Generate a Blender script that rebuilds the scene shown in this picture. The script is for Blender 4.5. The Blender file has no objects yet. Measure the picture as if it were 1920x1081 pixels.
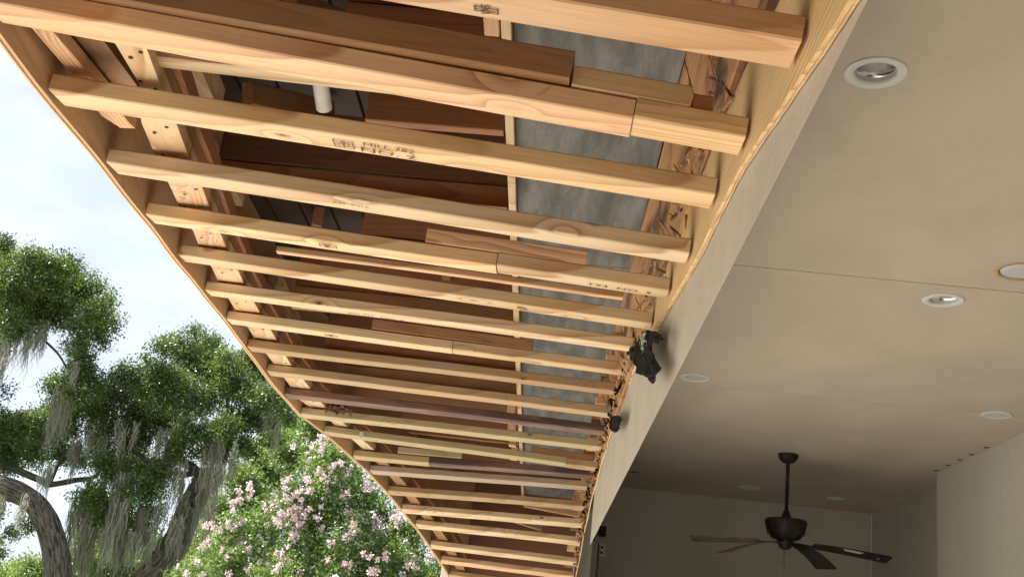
import bpy, bmesh, math, random
import numpy as np
from mathutils import Vector, Matrix
SUN_ELEV, SUN_AZIM, SUN_E = 54, -92, 4.2
SKY_S, SKYW, EXPO = .10, 2.6, 1.95
D = {"joists":{-1:[0.95,-1.05,1.0,0.29,0.745],
"0":[1.3561,-1.08,0.9627,0.2903,0.8338],
"1":[1.7912,-1.12,1.0382,0.2887,0.9027],
"2":[2.1465,-1.1419,1.0471,0.2913,0.946],
"3":[2.5463,-1.1628,1.0575,0.2933,0.9682],
"4":[2.9947,-1.2187,1.0962,0.2923,1.0214],
"5":[3.5087,-1.2904,1.1529,0.2998,1.0815],
"6":[4.0963,-1.3723,1.2181,0.2708,1.1622],
"7":[4.5693,-1.4151,1.2408,0.2854,1.1891],
"8":[4.9857,-1.4245,1.2371,0.2908,1.2009],
"9":[5.405,-1.4262,1.2231,0.2869,1.193],
"10":[5.8013,-1.4166,1.2024,0.2882,1.1842],
"11":[6.1733,-1.3976,1.1827,0.2879,1.168],
"12":[6.5499,-1.3324,1.164,0.2862,1.1186],
"13":[6.93,-1.2049,1.1007,0.3089,1.1312],
"14":[7.3155,-1.1522,1.0769,0.296,1.1241],
"15":[7.7079,-1.0683,1.0138,0.2819,1.0492],
"16":[8.0762,-1.0015,0.9455,0.2902,0.9827],
"17":[8.4413,-0.932,0.8887,0.2996,0.8938],
"18":[8.8402,-0.8415,0.7913,0.2998,0.7829],
"19":[9.2238,-0.7822,0.717,0.303,0.7003],
"20":[9.62,-0.73,0.64,0.3,0.62]},"rim":[[-0.948,2.0063,1.0886,-0.8857,2.0039,1.0885],[-0.9573,2.1529,1.0923,-0.9104,2.1884,1.0932],[-1.0231,2.3814,1.0982,-0.9377,2.3865,1.0983],[-1.0565,2.5767,1.1051,-0.9699,2.5979,1.107],[-1.1004,2.8362,1.1275,-1.0085,2.841,1.1279],[-1.1372,3.0319,1.1453,-1.045,3.0448,1.1467],[-1.1876,3.3227,1.1774,-1.1003,3.3555,1.181],[-1.232,3.5368,1.201,-1.1371,3.5576,1.2034],[-1.2861,3.8713,1.2381,-1.1894,3.8896,1.2402],[-1.3306,4.1106,1.2638,-1.2308,4.1272,1.2646],[-1.3628,4.4063,1.278,-1.26,4.4176,1.2785],[-1.3832,4.5849,1.2857,-1.2783,4.6006,1.2855],[-1.3887,4.83,1.2835,-1.286,4.8495,1.2833],[-1.3979,5.0089,1.2813,-1.2928,5.0097,1.2813],[-1.3938,5.327,1.2707,-1.3053,5.4278,1.267],[-1.3879,5.6881,1.2533,-1.2842,5.7474,1.2502],[-1.3819,6.0155,1.2361,-1.2664,6.1326,1.2299]],
"stripA":[[-1.1184,1.9565,1.1023,-1.0782,1.9641,1.1025],[-1.1212,1.988,1.1031,-1.0805,1.9958,1.1033],[-1.1169,2.1871,1.1082,-1.0738,2.1987,1.1085],[-1.1282,2.4,1.1137,-1.0709,2.42,1.1142],[-1.1042,2.4628,1.1153,-1.0671,2.4578,1.1152]],
"stripB":[[-1.1161,2.0128,1.1438,-1.0294,2.0193,1.1439],[-1.1207,2.078,1.1454,-1.0202,2.0939,1.1458],[-1.1146,2.2824,1.1506,-1.0175,2.2949,1.151],[-1.1113,2.4729,1.1556,-1.0365,2.4871,1.156]],
"lights":[[0.7446,2.6368],[1.4968,4.3263],[1.6154,3.9375],[0.7322,5.9276],[2.375,6.0693],[2.3422,9.3012],[1.6283,9.2314],[0.693,9.1245]],
"dots":[[2.6316,6.8848],[2.6296,7.1242],[2.6267,7.3202],[2.6237,7.5267],[2.6205,7.7446]],
"outlet":[0.5212,9.91,1.0002],
"box":[0.5127,9.91,1.1568],
"pipe":[[-0.7679,3.035,1.5],[-0.7818,2.6589,1.68]],
"brace":[[-0.8961,9.7029,1.22,0.2175,15.392,1.22],[-0.1517,9.1893,1.2,0.2925,9.4575,1.2],[-0.3295,9.7361,1.15,0.2992,10.8069,1.15],[-0.2321,10.9222,1.1,0.2982,13.0599,1.1],[-1.2421,6.8115,1.35,-1.1208,8.392,1.35]],
"inner":[[-1.1001,2.7666,1.5,-1.0559,2.7589,1.5],[-1.1178,3.0481,1.5,-1.0697,3.0389,1.5],[-1.2322,3.806,1.5,-1.1798,3.7934,1.5],[-1.3907,5.832,1.5,-1.3286,5.8089,1.5]],
"vpost":[[-0.2475,2.2621,1.4,-0.2045,2.2552,1.4],[-0.249,2.4403,1.4,-0.2057,2.4328,1.4]],
"felt":[[0.262,3.4287,1.0333],[0.262,3.0565,0.9194],[0.262,2.8384,0.8348],[0.262,2.8969,0.836],[0.262,3.1371,0.911],[0.262,3.331,0.9673],[0.262,3.4059,0.9695],[0.262,3.4907,0.9761],[0.262,3.3349,0.9045],[0.262,3.1462,0.8502],[0.262,2.8859,0.7706],[0.262,2.89,0.7587],[0.262,3.1081,0.7817],[0.262,3.3234,0.8574],[0.262,3.6426,0.9454],[0.262,3.7496,0.999],[0.262,4.1433,1.1338],[0.262,4.2724,1.1919],[0.262,4.1421,1.1668],[0.262,3.8406,1.1014],[0.262,3.6845,1.0727],[0.262,3.4957,1.0298]],
"felt2":[[0.27,5.2093,1.1384],[0.27,4.6599,1.0236],[0.27,4.4632,0.9708],[0.27,4.5937,0.9605],[0.27,4.79,0.9749],[0.27,5.1987,1.0682],[0.27,5.3397,1.1248]],
"sx":{"1up":-0.03342596311540122,"1b0":-0.029184053143318657,"1b1":0.17992394117958618,"1c1":0.219132622475086,"1split":0.08754153000899301,"4b0":-0.4091951606892307,"4b1":0.04656722025985347,"4split":-0.20015460333075755,"7b0":-0.7952133114045186,"7b1":-0.11641371856471831,"7split":-0.4470433859545916,"12split":0.09956586787560874,"12b0":-0.10904474267321976,"12b1":0.25407198578217977,"13split":-0.730059123823978,"13b0":-0.9282904741763799,"13b1":-0.5329994380159694,"2stamp":-0.46488981344571895,"3stamp":-0.5439075164775247,"4stamp":-0.688256204579862,"4stamp2":0.14893283081920713,"6stamp":-0.713028626234953,"7stamp":-0.9668258876425537,"5stamp":-0.13570635045228965,"0stamp":-0.15223220957079292},"oakA":[[-8.2638,16.0,4.5649,0.475],[-8.1784,16.8,5.041,0.418],[-7.928,17.6,5.0492,0.438],[-6.9402,16.2,4.3455,0.248],[-7.9974,17.0,4.4856,0.488],[-8.8575,17.8,4.4615,0.383],[-7.1025,16.4,4.0099,0.33],[-7.2347,17.2,4.4049,0.247],[-7.851,18.0,4.0554,0.259],[-7.0662,16.6,3.5235,0.143],[-9.276,17.4,5.3982,0.267],[-7.9859,16.0,4.9343,0.306],[-9.2799,16.8,4.465,0.724],[-10.0917,17.6,5.3868,0.674],[-7.6186,16.2,4.9578,0.264],[-8.875,17.0,3.8677,0.326],[-9.4569,17.8,3.3129,0.596],[-6.9419,16.4,4.5791,0.141],[-9.1402,17.2,5.5711,0.148],[-8.3441,18.0,4.9975,0.431],[-8.1794,16.6,4.5149,0.397],[-7.5001,17.4,4.4822,0.283],[-8.0206,16.0,3.9215,0.26]],
"oakA2":[[-8.7337,18.0,2.7276,0.388],[-8.7389,18.8,2.981,0.342],[-8.7219,19.6,3.2928,0.357],[-8.6791,18.2,2.334,0.349],[-8.6094,19.0,2.4845,0.309],[-10.1286,19.8,2.9451,0.569],[-7.9009,18.4,2.4524,0.264],[-7.9504,19.2,2.4983,0.276],[-8.8997,20.0,1.3628,0.191],[-8.505,18.6,1.1146,0.142],[-9.0661,19.4,2.6942,0.334],[-8.0139,18.0,2.6726,0.293],[-8.0876,18.8,2.9582,0.252],[-9.3935,19.6,2.321,0.281],[-9.0006,18.2,1.524,0.436],[-9.1075,19.0,0.8329,0.364]],
"oakB":[[-7.0929,16.7,3.2955,0.36],[-7.0341,17.74,3.4211,0.408],[-7.9724,18.78,3.2879,0.306],[-6.0906,16.96,3.6334,0.39],[-6.1527,18.0,4.2974,0.362],[-6.1,19.04,4.6369,0.346],[-5.8738,17.22,3.4214,0.495],[-6.784,18.26,3.0755,0.42],[-6.1004,19.3,3.79,0.48],[-5.0613,17.48,3.6981,0.368],[-5.0549,18.52,4.2282,0.248],[-4.2766,16.7,3.3851,0.304],[-4.9053,17.74,3.2094,0.306],[-4.5818,18.78,3.5539,0.234],[-3.9377,16.96,3.1478,0.146],[-5.6101,18.0,4.0362,0.431],[-7.0088,19.04,2.4796,0.401],[-6.0591,17.22,1.9057,0.33],[-6.9428,18.26,2.1811,0.262],[-6.5623,19.3,1.7102,0.222],[-6.9352,17.48,2.8124,0.285],[-6.394,18.52,3.1708,0.39],[-4.9935,16.7,3.9351,0.144],[-5.9526,17.74,4.564,0.127],[-8.2008,18.78,3.8701,0.18],[-5.378,16.96,2.7894,0.292],[-7.1507,18.0,2.5469,0.241],[-5.204,19.04,3.8719,0.365],[-5.8751,17.22,2.21,0.214],[-4.1722,18.26,3.6196,0.192],[-8.6529,19.3,3.7125,0.314],[-7.1266,17.48,3.0914,0.301],[-6.8333,18.52,3.5336,0.372],[-4.8738,16.7,2.8722,0.272],[-4.6092,17.74,3.2407,0.306],[-6.1716,18.78,4.1777,0.378],[-6.5334,16.96,3.5443,0.276],[-4.3937,18.0,3.6714,0.241],[-8.4185,19.04,2.9719,0.273],[-6.7049,17.22,2.2037,0.28],[-6.7527,18.26,2.7247,0.35],[-6.6662,19.3,2.4225,0.314],[-5.1941,17.48,3.9463,0.301],[-5.2679,18.52,4.3923,0.231],[-6.0018,16.7,3.9987,0.192],[-6.6603,17.74,1.5459,0.34],[-6.6456,18.78,1.4196,0.36],[-6.7367,16.96,1.6756,0.276],[-4.9912,18.0,2.8625,0.293],[-5.6961,19.04,2.8009,0.273],[-5.6158,17.22,2.5664,0.28],[-7.9059,18.26,3.8618,0.21],[-5.0642,19.3,4.3309,0.314]],
"backC":[[-5.8023,27.5,4.965,0.527],[-6.7356,29.5,4.5614,0.593],[-7.7825,31.5,4.358,0.603],[-7.4501,28.0,3.4864,0.563],[-5.9049,30.0,5.0267,0.431],[-7.5016,32.0,3.867,0.613],[-7.2754,28.5,2.9817,0.546],[-8.5402,30.5,2.9689,0.613],[-9.1852,32.5,2.4069,0.7],[-7.6364,29.0,2.0755,0.555],[-9.366,31.0,1.6678,0.742],[-5.2651,27.5,4.0977,0.592],[-8.1854,29.5,1.3997,0.847],[-8.3344,31.5,4.9004,0.392],[-6.9255,28.0,4.6765,0.349],[-7.1852,30.0,5.3259,0.345]],
"backD":[[-13.6786,31.5,1.0768,0.422],[-13.9555,33.5,1.3146,0.401],[-13.6792,35.5,2.4009,0.578],[-12.4797,32.0,1.4919,0.689],[-12.1144,34.0,1.4778,0.977],[-13.6362,36.0,3.2915,0.517],[-10.6258,32.5,1.9563,0.467],[-15.5099,34.5,0.6887,0.826],[-13.0497,36.5,2.5772,0.594],[-12.2128,33.0,1.3855,0.79],[-14.0068,35.0,1.0414,0.838],[-13.55,31.5,0.5539,0.905],[-11.2739,33.5,1.3014,0.802],[-13.068,35.5,3.4517,0.442]],
"myrtle":[[-2.1596,11.3,1.7272,0.184],[-2.3642,11.86,1.6449,0.227],[-2.1804,12.42,1.7247,0.238],[-2.4637,11.44,1.3789,0.23],[-2.1796,12.0,1.4056,0.316],[-1.9353,12.56,1.5374,0.253],[-2.2798,11.58,1.0966,0.333],[-2.7364,12.14,1.1684,0.262],[-3.1412,12.7,1.1049,0.304],[-3.096,11.72,0.8912,0.236],[-1.7938,12.28,1.2296,0.323],[-1.8164,11.3,0.8306,0.352],[-2.4411,11.86,0.7608,0.369],[-3.0017,12.42,0.6929,0.327],[-3.0744,11.44,0.5792,0.246],[-1.5123,12.0,1.0901,0.241],[-1.379,12.56,0.9353,0.301],[-1.5285,11.58,0.7826,0.305],[-3.4639,12.14,0.4842,0.262],[-2.2693,12.7,0.5111,0.426],[-1.0489,11.72,0.7145,0.252],[-3.7011,12.28,0.3317,0.235],[-2.4722,11.3,0.3559,0.325],[-1.6276,11.86,0.4779,0.341],[-1.2061,12.42,0.6091,0.297],[-2.2636,11.44,1.8881,0.099],[-1.3543,12.0,1.1618,0.144]],
"flow":[[-2.2935,11.335,1.9144],[-2.4901,11.97,1.9454],[-2.5204,11.97,1.8849],[-2.2551,11.1428,1.7536],[-2.4415,11.6727,1.7396],[-2.0333,11.1141,1.7296],[-2.0835,11.0916,1.6675],[-2.2763,11.2182,1.6047],[-2.4399,11.6383,1.6344],[-2.119,11.1281,1.5855],[-1.989,11.21,1.6233],[-2.0686,11.97,1.8187],[-2.3558,11.2232,1.4646],[-2.878,11.97,1.4669],[-2.3538,11.1924,1.3918],[-2.2388,11.6376,1.524],[-2.2124,11.6341,1.5701],[-2.0759,11.6678,1.4421],[-1.8791,11.97,1.6972],[-1.8091,11.97,1.6089],[-1.912,11.8284,1.5212],[-3.1539,11.97,1.3534],[-2.98,11.97,1.3049],[-3.1949,11.97,1.2375],[-2.7704,11.9198,1.3039],[-2.5826,11.3782,1.1984],[-2.8695,11.9307,1.2117],[-2.7562,11.8623,1.1329],[-2.5506,11.4214,1.1176],[-2.4394,11.3107,1.163],[-2.2979,11.2484,1.2485],[-2.2315,11.2598,1.2206],[-2.1927,11.2375,1.1698],[-2.3344,11.2508,1.1459],[-2.3086,11.2347,1.1052],[-2.4501,11.3277,0.9868],[-2.4093,11.3078,0.9579],[-2.1351,11.2275,1.0868],[-1.9992,11.6971,1.275],[-1.982,11.7251,1.2425],[-3.4644,11.97,1.0149],[-3.266,11.5905,0.9496],[-3.0903,11.4848,0.9724],[-3.4493,11.97,0.8794],[-3.4278,11.97,0.8271],[-2.9531,11.4919,0.7781],[-2.9177,11.5491,0.7454],[-3.2909,11.97,1.144],[-3.0648,11.6168,1.0971],[-3.4626,11.924,0.6404],[-3.2575,11.3117,0.5493],[-3.661,11.97,0.5314],[-3.6066,11.9448,0.4924],[-2.5629,11.5198,0.76],[-2.4962,11.4883,0.7228],[-2.2966,11.4749,0.6656],[-2.9607,11.97,0.5799],[-2.4629,11.1172,0.6143],[-1.8382,11.0401,1.056],[-1.7818,11.0776,1.0917],[-1.7967,10.9891,1.0043],[-1.7716,11.9285,1.2023],[-1.6894,11.8761,1.1832],[-1.6162,11.8101,1.1943],[-1.4758,11.7765,1.2054],[-1.4758,11.9057,1.3025],[-1.3854,11.7506,1.051],[-1.2579,11.3944,0.8221],[-1.1944,11.6033,0.8726],[-1.2263,11.9002,1.1104],[-1.2789,11.3658,0.6901],[-1.851,10.9386,0.7447],[-2.0004,11.0386,0.9375],[-2.0932,11.1196,0.7845],[-1.6575,10.9343,0.8145],[-1.5505,11.0385,0.6864],[-1.4761,11.1291,0.8014],[-2.9205,11.97,0.8815],[-3.0345,11.2039,0.6911],[-2.7168,11.6834,0.6633],[-2.9414,11.1803,0.5077],[-2.3979,11.1946,1.2724],[-3.0907,11.97,1.4442],[-2.5351,11.2233,1.4191],[-1.8953,11.0168,0.623]],
"mossB":[[-7.5807,17.1,3.2133,1.074,0.372],[-7.8373,17.5444,3.0737,0.909,0.248],[-7.391,17.9889,3.043,0.826,0.33],[-6.9813,17.4333,2.7133,0.743,0.33],[-6.0267,17.8778,2.9892,0.991,0.372],[-6.0202,17.3222,2.7511,0.743,0.248],[-5.9453,17.7667,2.5467,0.909,0.207],[-6.8768,17.2111,1.6961,1.239,0.372],[-6.9856,17.6556,1.9963,0.909,0.248],[-6.432,17.1,1.7279,1.239,0.413],[-6.2598,17.5444,1.5638,1.074,0.413],[-6.167,17.9889,1.6303,0.991,0.33],[-7.0329,17.4333,1.467,0.991,0.248],[-5.1809,17.8778,3.3404,1.239,0.182],[-4.9675,17.3222,2.7373,0.909,0.289],[-5.1991,17.7667,2.4563,0.909,0.33],[-4.8996,17.2111,2.3123,0.743,0.248],[-5.2435,17.6556,2.1818,0.909,0.248],[-5.4877,17.1,2.3127,0.909,0.099],[-5.6965,17.5444,2.2824,0.909,0.083],[-5.5958,17.9889,2.1961,1.156,0.248],[-5.4576,17.4333,1.4742,0.743,0.248],[-4.9525,17.8778,2.5865,0.661,0.116],[-5.7936,17.3222,1.6658,0.661,0.248],[-5.3372,17.7667,1.8559,0.826,0.165],[-5.8978,17.2111,1.1638,0.661,0.33],[-6.3941,17.6556,1.2379,0.826,0.413],[-4.9471,17.1,1.6475,1.156,0.099],[-4.4134,17.5444,3.349,0.496,0.165],[-6.8376,17.9889,1.5586,1.239,0.496],[-6.7984,17.4333,1.1704,0.991,0.413],[-5.9778,17.8778,1.3067,0.909,0.33],[-6.2835,17.3222,2.0194,0.991,0.496],[-7.4148,17.7667,2.5616,0.743,0.248],[-5.237,17.2111,2.7708,0.991,0.248],[-5.5672,17.6556,1.8986,0.826,0.198],[-6.4579,17.1,2.7858,0.743,0.248],[-4.2855,17.5444,3.1058,0.743,0.066],[-7.8348,17.9889,2.1282,0.496,0.116]],
"mossA":[[-8.0008,16.1,3.829,0.74,0.312],[-8.0183,16.5444,3.956,0.701,0.234],[-8.0877,16.9889,3.9904,0.467,0.195],[-8.2566,16.4333,3.7725,0.545,0.195],[-7.5035,16.8778,3.9768,0.39,0.14],[-8.2386,16.3222,3.4112,0.467,0.078],[-7.9093,16.7667,4.1612,0.351,0.156],[-7.0582,16.2111,3.4244,0.312,0.156],[-7.9088,16.6556,1.4297,0.701,0.078],[-7.3205,16.1,1.4166,0.467,0.109],[-7.3137,16.5444,1.9065,0.545,0.14]],
"trunkA":[[-5.7373,17.0,-3.7165,0.2793],[-6.5062,17.0,-1.0875,0.2234],[-6.8888,17.0,0.1935,0.1915],[-7.0104,17.0,0.6364,0.1835],[-7.1541,17.0,0.9683,0.1795],[-7.3748,17.0,1.3123,0.1715],[-7.7052,17.0,1.562,0.1516],[-8.1418,17.0,1.6672,0.1596],[-8.618,17.0,1.6004,0.1596],[-9.1145,17.0,1.9103,0.1436],[-9.2729,17.0,2.8011,0.1197],[-9.2089,17.0,3.8327,0.0957],[-9.0075,17.0,4.3803,0.0638],[-8.5454,17.0,4.6061,0.0479]],
"brA":[[[-8.5454,17.0,4.6061,0.0359],[-8.2915,17.0,4.1731,0.0239],[-8.1034,17.0,4.0355,0.0199],[-7.7634,17.0,3.7936,0.016],[-7.5669,17.0,3.5737,0.012]],[[-8.2915,17.0,4.1731,0.0199],[-7.9562,17.0,4.3135,0.0199],[-7.5849,17.0,4.1944,0.016]],[[-9.1249,18.0,1.6946,0.1267],[-8.7013,18.0,2.0807,0.0507],[-8.0603,18.0,1.9609,0.0507],[-7.8517,18.0,1.8896,0.0465],[-7.4608,18.0,1.9992,0.038],[-7.1521,18.0,2.0916,0.0296],[-7.0805,18.0,2.313,0.0169]],[[-7.8517,18.0,1.8896,0.0338],[-7.7519,18.0,2.3104,0.0211],[-7.7063,18.0,2.4879,0.0127]],[[-9.2089,17.0,3.8327,0.0559],[-8.7689,17.0,4.1232,0.0319],[-8.3755,17.0,4.2697,0.0319],[-7.9768,17.0,4.3994,0.0239],[-7.5329,17.0,4.7115,0.012]]],
"trunkB":[[-6.393,18.0,-2.5727,0.3168],[-6.333,18.0,-0.7092,0.2788],[-6.0646,18.0,0.4173,0.2281],[-5.929,18.0,0.6889,0.2112],[-5.7441,18.0,1.017,0.2028],[-5.6156,18.0,1.3423,0.1943],[-5.5082,18.0,1.8275,0.1774],[-5.439,18.0,2.1721,0.1436],[-5.4207,18.0,2.3867,0.1098]],
"brB":[[[-5.439,18.0,2.1721,0.0929],[-5.5901,18.0,2.3687,0.0845],[-5.7816,18.0,2.4596,0.076],[-5.9856,18.0,2.4809,0.0634],[-6.2471,18.0,2.4016,0.0507],[-6.5347,18.0,2.5258,0.038],[-6.8649,18.0,2.8379,0.0253]],[[-5.4049,18.0,2.2181,0.1014],[-5.2855,18.0,2.3584,0.0676],[-5.153,18.0,2.5693,0.0549],[-5.1528,18.0,2.8887,0.0465],[-5.2,18.0,3.2769,0.0338],[-5.3854,18.0,3.7899,0.0211]],[[-5.6438,18.2,2.3528,0.0513],[-5.8494,18.2,2.2878,0.0513],[-6.1149,18.2,2.3027,0.0384],[-6.4308,18.2,2.1399,0.0256]],[[-5.1528,18.0,2.8887,0.0296],[-4.9263,18.0,3.218,0.0211],[-4.6294,18.0,3.5135,0.0169]],[[-5.7816,18.0,2.4596,0.038],[-5.9902,18.0,2.8434,0.0296],[-6.0954,18.0,3.3588,0.0253],[-6.0461,18.0,3.9904,0.0169]],[[-6.4853,18.4,0.4776,0.0518],[-6.6808,18.4,1.2882,0.0389],[-6.7034,18.4,1.7108,0.0345],[-6.6744,18.4,2.145,0.0259]],[[-7.2378,18.8,0.0888,0.0529],[-7.3414,18.8,0.9181,0.0397],[-7.2774,18.8,1.6148,0.0353],[-7.3005,18.8,2.3185,0.0265]]],
"trunkM":[[[-1.5805,12.2,-1.9191,0.0859],[-1.8597,12.2,-0.4743,0.063],[-2.0777,12.2,0.5562,0.0401],[-2.1244,12.2,1.213,0.0229],[-2.2515,12.2,1.6537,0.0143]],[[-1.5676,12.1,-1.9034,0.0852],[-2.272,12.1,-0.517,0.0568],[-2.6657,12.1,0.4864,0.0398],[-2.9633,12.1,0.8899,0.0199]],[[-1.5935,12.3,-1.9348,0.0866],[-1.5493,12.3,-0.4427,0.0577],[-1.5364,12.3,0.6209,0.0346],[-1.5549,12.3,0.9495,0.0231]]],
"trunkC":[[[-5.9333,31.0,-3.8717,0.291],[-6.9705,31.0,1.231,0.2182],[-7.1926,31.0,3.3203,0.1455],[-6.8587,31.0,4.8166,0.0727]]],
"trunkD":[[[-12.2932,35.0,-3.5727,0.3285],[-13.2953,35.0,0.8051,0.2464],[-13.4865,35.0,2.3671,0.0821]]],
"cam":[[0.9941,0.0139,0.108],[-0.0982,-0.3148,0.9441],[-0.0472,0.9491,0.3116]]}
rnd = random.Random(7)
sc = bpy.context.scene
C = sc.collection
V = Vector

# ------------------------------------------------------------ camera
Rr, Uu, Ff = [V(a) for a in D['cam']]
cam_d = bpy.data.cameras.new('camera'); cam = bpy.data.objects.new('camera', cam_d); C.objects.link(cam)
cam.matrix_world = Matrix(((Rr.x, Uu.x, -Ff.x, 0), (Rr.y, Uu.y, -Ff.y, 0), (Rr.z, Uu.z, -Ff.z, 0), (0, 0, 0, 1)))
cam_d.sensor_width = 36; cam_d.lens = 39.95; cam_d.clip_start = .05; cam_d.clip_end = 2000
sc.camera = cam

# ------------------------------------------------------------ light and sky
SUN_EL, SUN_AZ = math.radians(SUN_ELEV), math.radians(SUN_AZIM)      # azimuth measured from +Y towards +X
sdir = V((math.sin(SUN_AZ) * math.cos(SUN_EL), math.cos(SUN_AZ) * math.cos(SUN_EL), math.sin(SUN_EL)))
sd = bpy.data.lights.new('sun', 'SUN'); sd.energy = SUN_E; sd.angle = math.radians(.6); sd.color = (1, .95, .87)
so = bpy.data.objects.new('sun', sd); C.objects.link(so)
so.rotation_euler = (-sdir).to_track_quat('-Z', 'Y').to_euler()
w = bpy.data.worlds.new('World'); sc.world = w; w.use_nodes = True
nt = w.node_tree; nt.nodes.clear()
def N(nt, t, **k):
    n = nt.nodes.new(t)
    for a, b in k.items():
        if a == 'inp':
            for i, v_ in b.items(): n.inputs[i].default_value = v_
        else: setattr(n, a, b)
    return n
def Lk(nt, a, b): nt.links.new(a, b)
sky = N(nt, 'ShaderNodeTexSky', sky_type='NISHITA', sun_disc=False, sun_elevation=SUN_EL, sun_rotation=SUN_AZ, air_density=1.0, dust_density=1.6)
tcw = N(nt, 'ShaderNodeTexCoord')
mp = N(nt, 'ShaderNodeMapping'); mp.inputs['Scale'].default_value = (1, 1, 2.2); mp.inputs['Location'].default_value = (3.1, .4, 1.2)
Lk(nt, tcw.outputs['Generated'], mp.inputs['Vector'])
n1 = N(nt, 'ShaderNodeTexNoise', inp={'Scale': 3.4, 'Detail': 9, 'Roughness': .55, 'Distortion': .3}); Lk(nt, mp.outputs[0], n1.inputs['Vector'])
r1 = N(nt, 'ShaderNodeMapRange', interpolation_type='SMOOTHSTEP', inp={'From Min': .38, 'From Max': .62}); Lk(nt, n1.outputs['Fac'], r1.inputs['Value'])
n2 = N(nt, 'ShaderNodeTexNoise', inp={'Scale': 7, 'Detail': 6}); Lk(nt, mp.outputs[0], n2.inputs['Vector'])
ccol = N(nt, 'ShaderNodeMix', data_type='RGBA'); ccol.inputs['A'].default_value = (SKYW*.80, SKYW*.85, SKYW*1.0, 1); ccol.inputs['B'].default_value = (SKYW*.98, SKYW*.99, SKYW*1.03, 1)
r2 = N(nt, 'ShaderNodeMapRange', interpolation_type='SMOOTHSTEP', inp={'From Min': .4, 'From Max': .62}); Lk(nt, n2.outputs['Fac'], r2.inputs['Value'])
Lk(nt, r2.outputs[0], ccol.inputs['Factor'])
mulf = N(nt, 'ShaderNodeMath', operation='MULTIPLY_ADD', inp={1: .27, 2: .68}); Lk(nt, r1.outputs[0], mulf.inputs[0])
mixs = N(nt, 'ShaderNodeMix', data_type='RGBA'); Lk(nt, mulf.outputs[0], mixs.inputs['Factor'])
Lk(nt, sky.outputs[0], mixs.inputs['A']); Lk(nt, ccol.outputs['Result'], mixs.inputs['B'])
bg = N(nt, 'ShaderNodeBackground', inp={'Strength': SKY_S}); Lk(nt, mixs.outputs['Result'], bg.inputs['Color'])
ow = N(nt, 'ShaderNodeOutputWorld'); Lk(nt, bg.outputs[0], ow.inputs['Surface'])
sc.view_settings.view_transform = 'Standard'; sc.view_settings.look = 'None'
sc.view_settings.exposure = EXPO; sc.view_settings.gamma = 1
sc.cycles.max_bounces = 10; sc.cycles.diffuse_bounces = 8

# ------------------------------------------------------------ materials
def new_mat(name):
    m = bpy.data.materials.new(name); m.use_nodes = True
    return m, m.node_tree, m.node_tree.nodes['Principled BSDF']
def mathn(nt, op, a, b=None, c=None):
    n = nt.nodes.new('ShaderNodeMath'); n.operation = op
    for i, x in enumerate((a, b, c)):
        if x is None: continue
        if isinstance(x, (int, float)): n.inputs[i].default_value = x
        else: Lk(nt, x, n.inputs[i])
    return n.outputs[0]
def mixc(nt, f, a, b, mode='MIX'):
    n = nt.nodes.new('ShaderNodeMix'); n.data_type = 'RGBA'; n.blend_type = mode
    for k, x in (('Factor', f), ('A', a), ('B', b)):
        if isinstance(x, (int, float)): n.inputs[k].default_value = x
        elif isinstance(x, tuple): n.inputs[k].default_value = (*x, 1)[:4]
        else: Lk(nt, x, n.inputs[k])
    return n.outputs['Result']
def mrange(nt, v, a, b, c=0, d=1, smooth=True):
    n = nt.nodes.new('ShaderNodeMapRange')
    if smooth: n.interpolation_type = 'SMOOTHSTEP'
    Lk(nt, v, n.inputs['Value'])
    for k, x in zip(('From Min', 'From Max', 'To Min', 'To Max'), (a, b, c, d)): n.inputs[k].default_value = x
    return n.outputs[0]
def noise(nt, vec, scale, detail=3, rough=.5, dist=0):
    n = N(nt, 'ShaderNodeTexNoise', inp={'Scale': scale, 'Detail': detail, 'Roughness': rough, 'Distortion': dist})
    Lk(nt, vec, n.inputs['Vector']); return n
def vmul(nt, vec, s):
    n = nt.nodes.new('ShaderNodeVectorMath'); n.operation = 'MULTIPLY'; Lk(nt, vec, n.inputs[0]); n.inputs[1].default_value = s
    return n.outputs[0]
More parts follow.
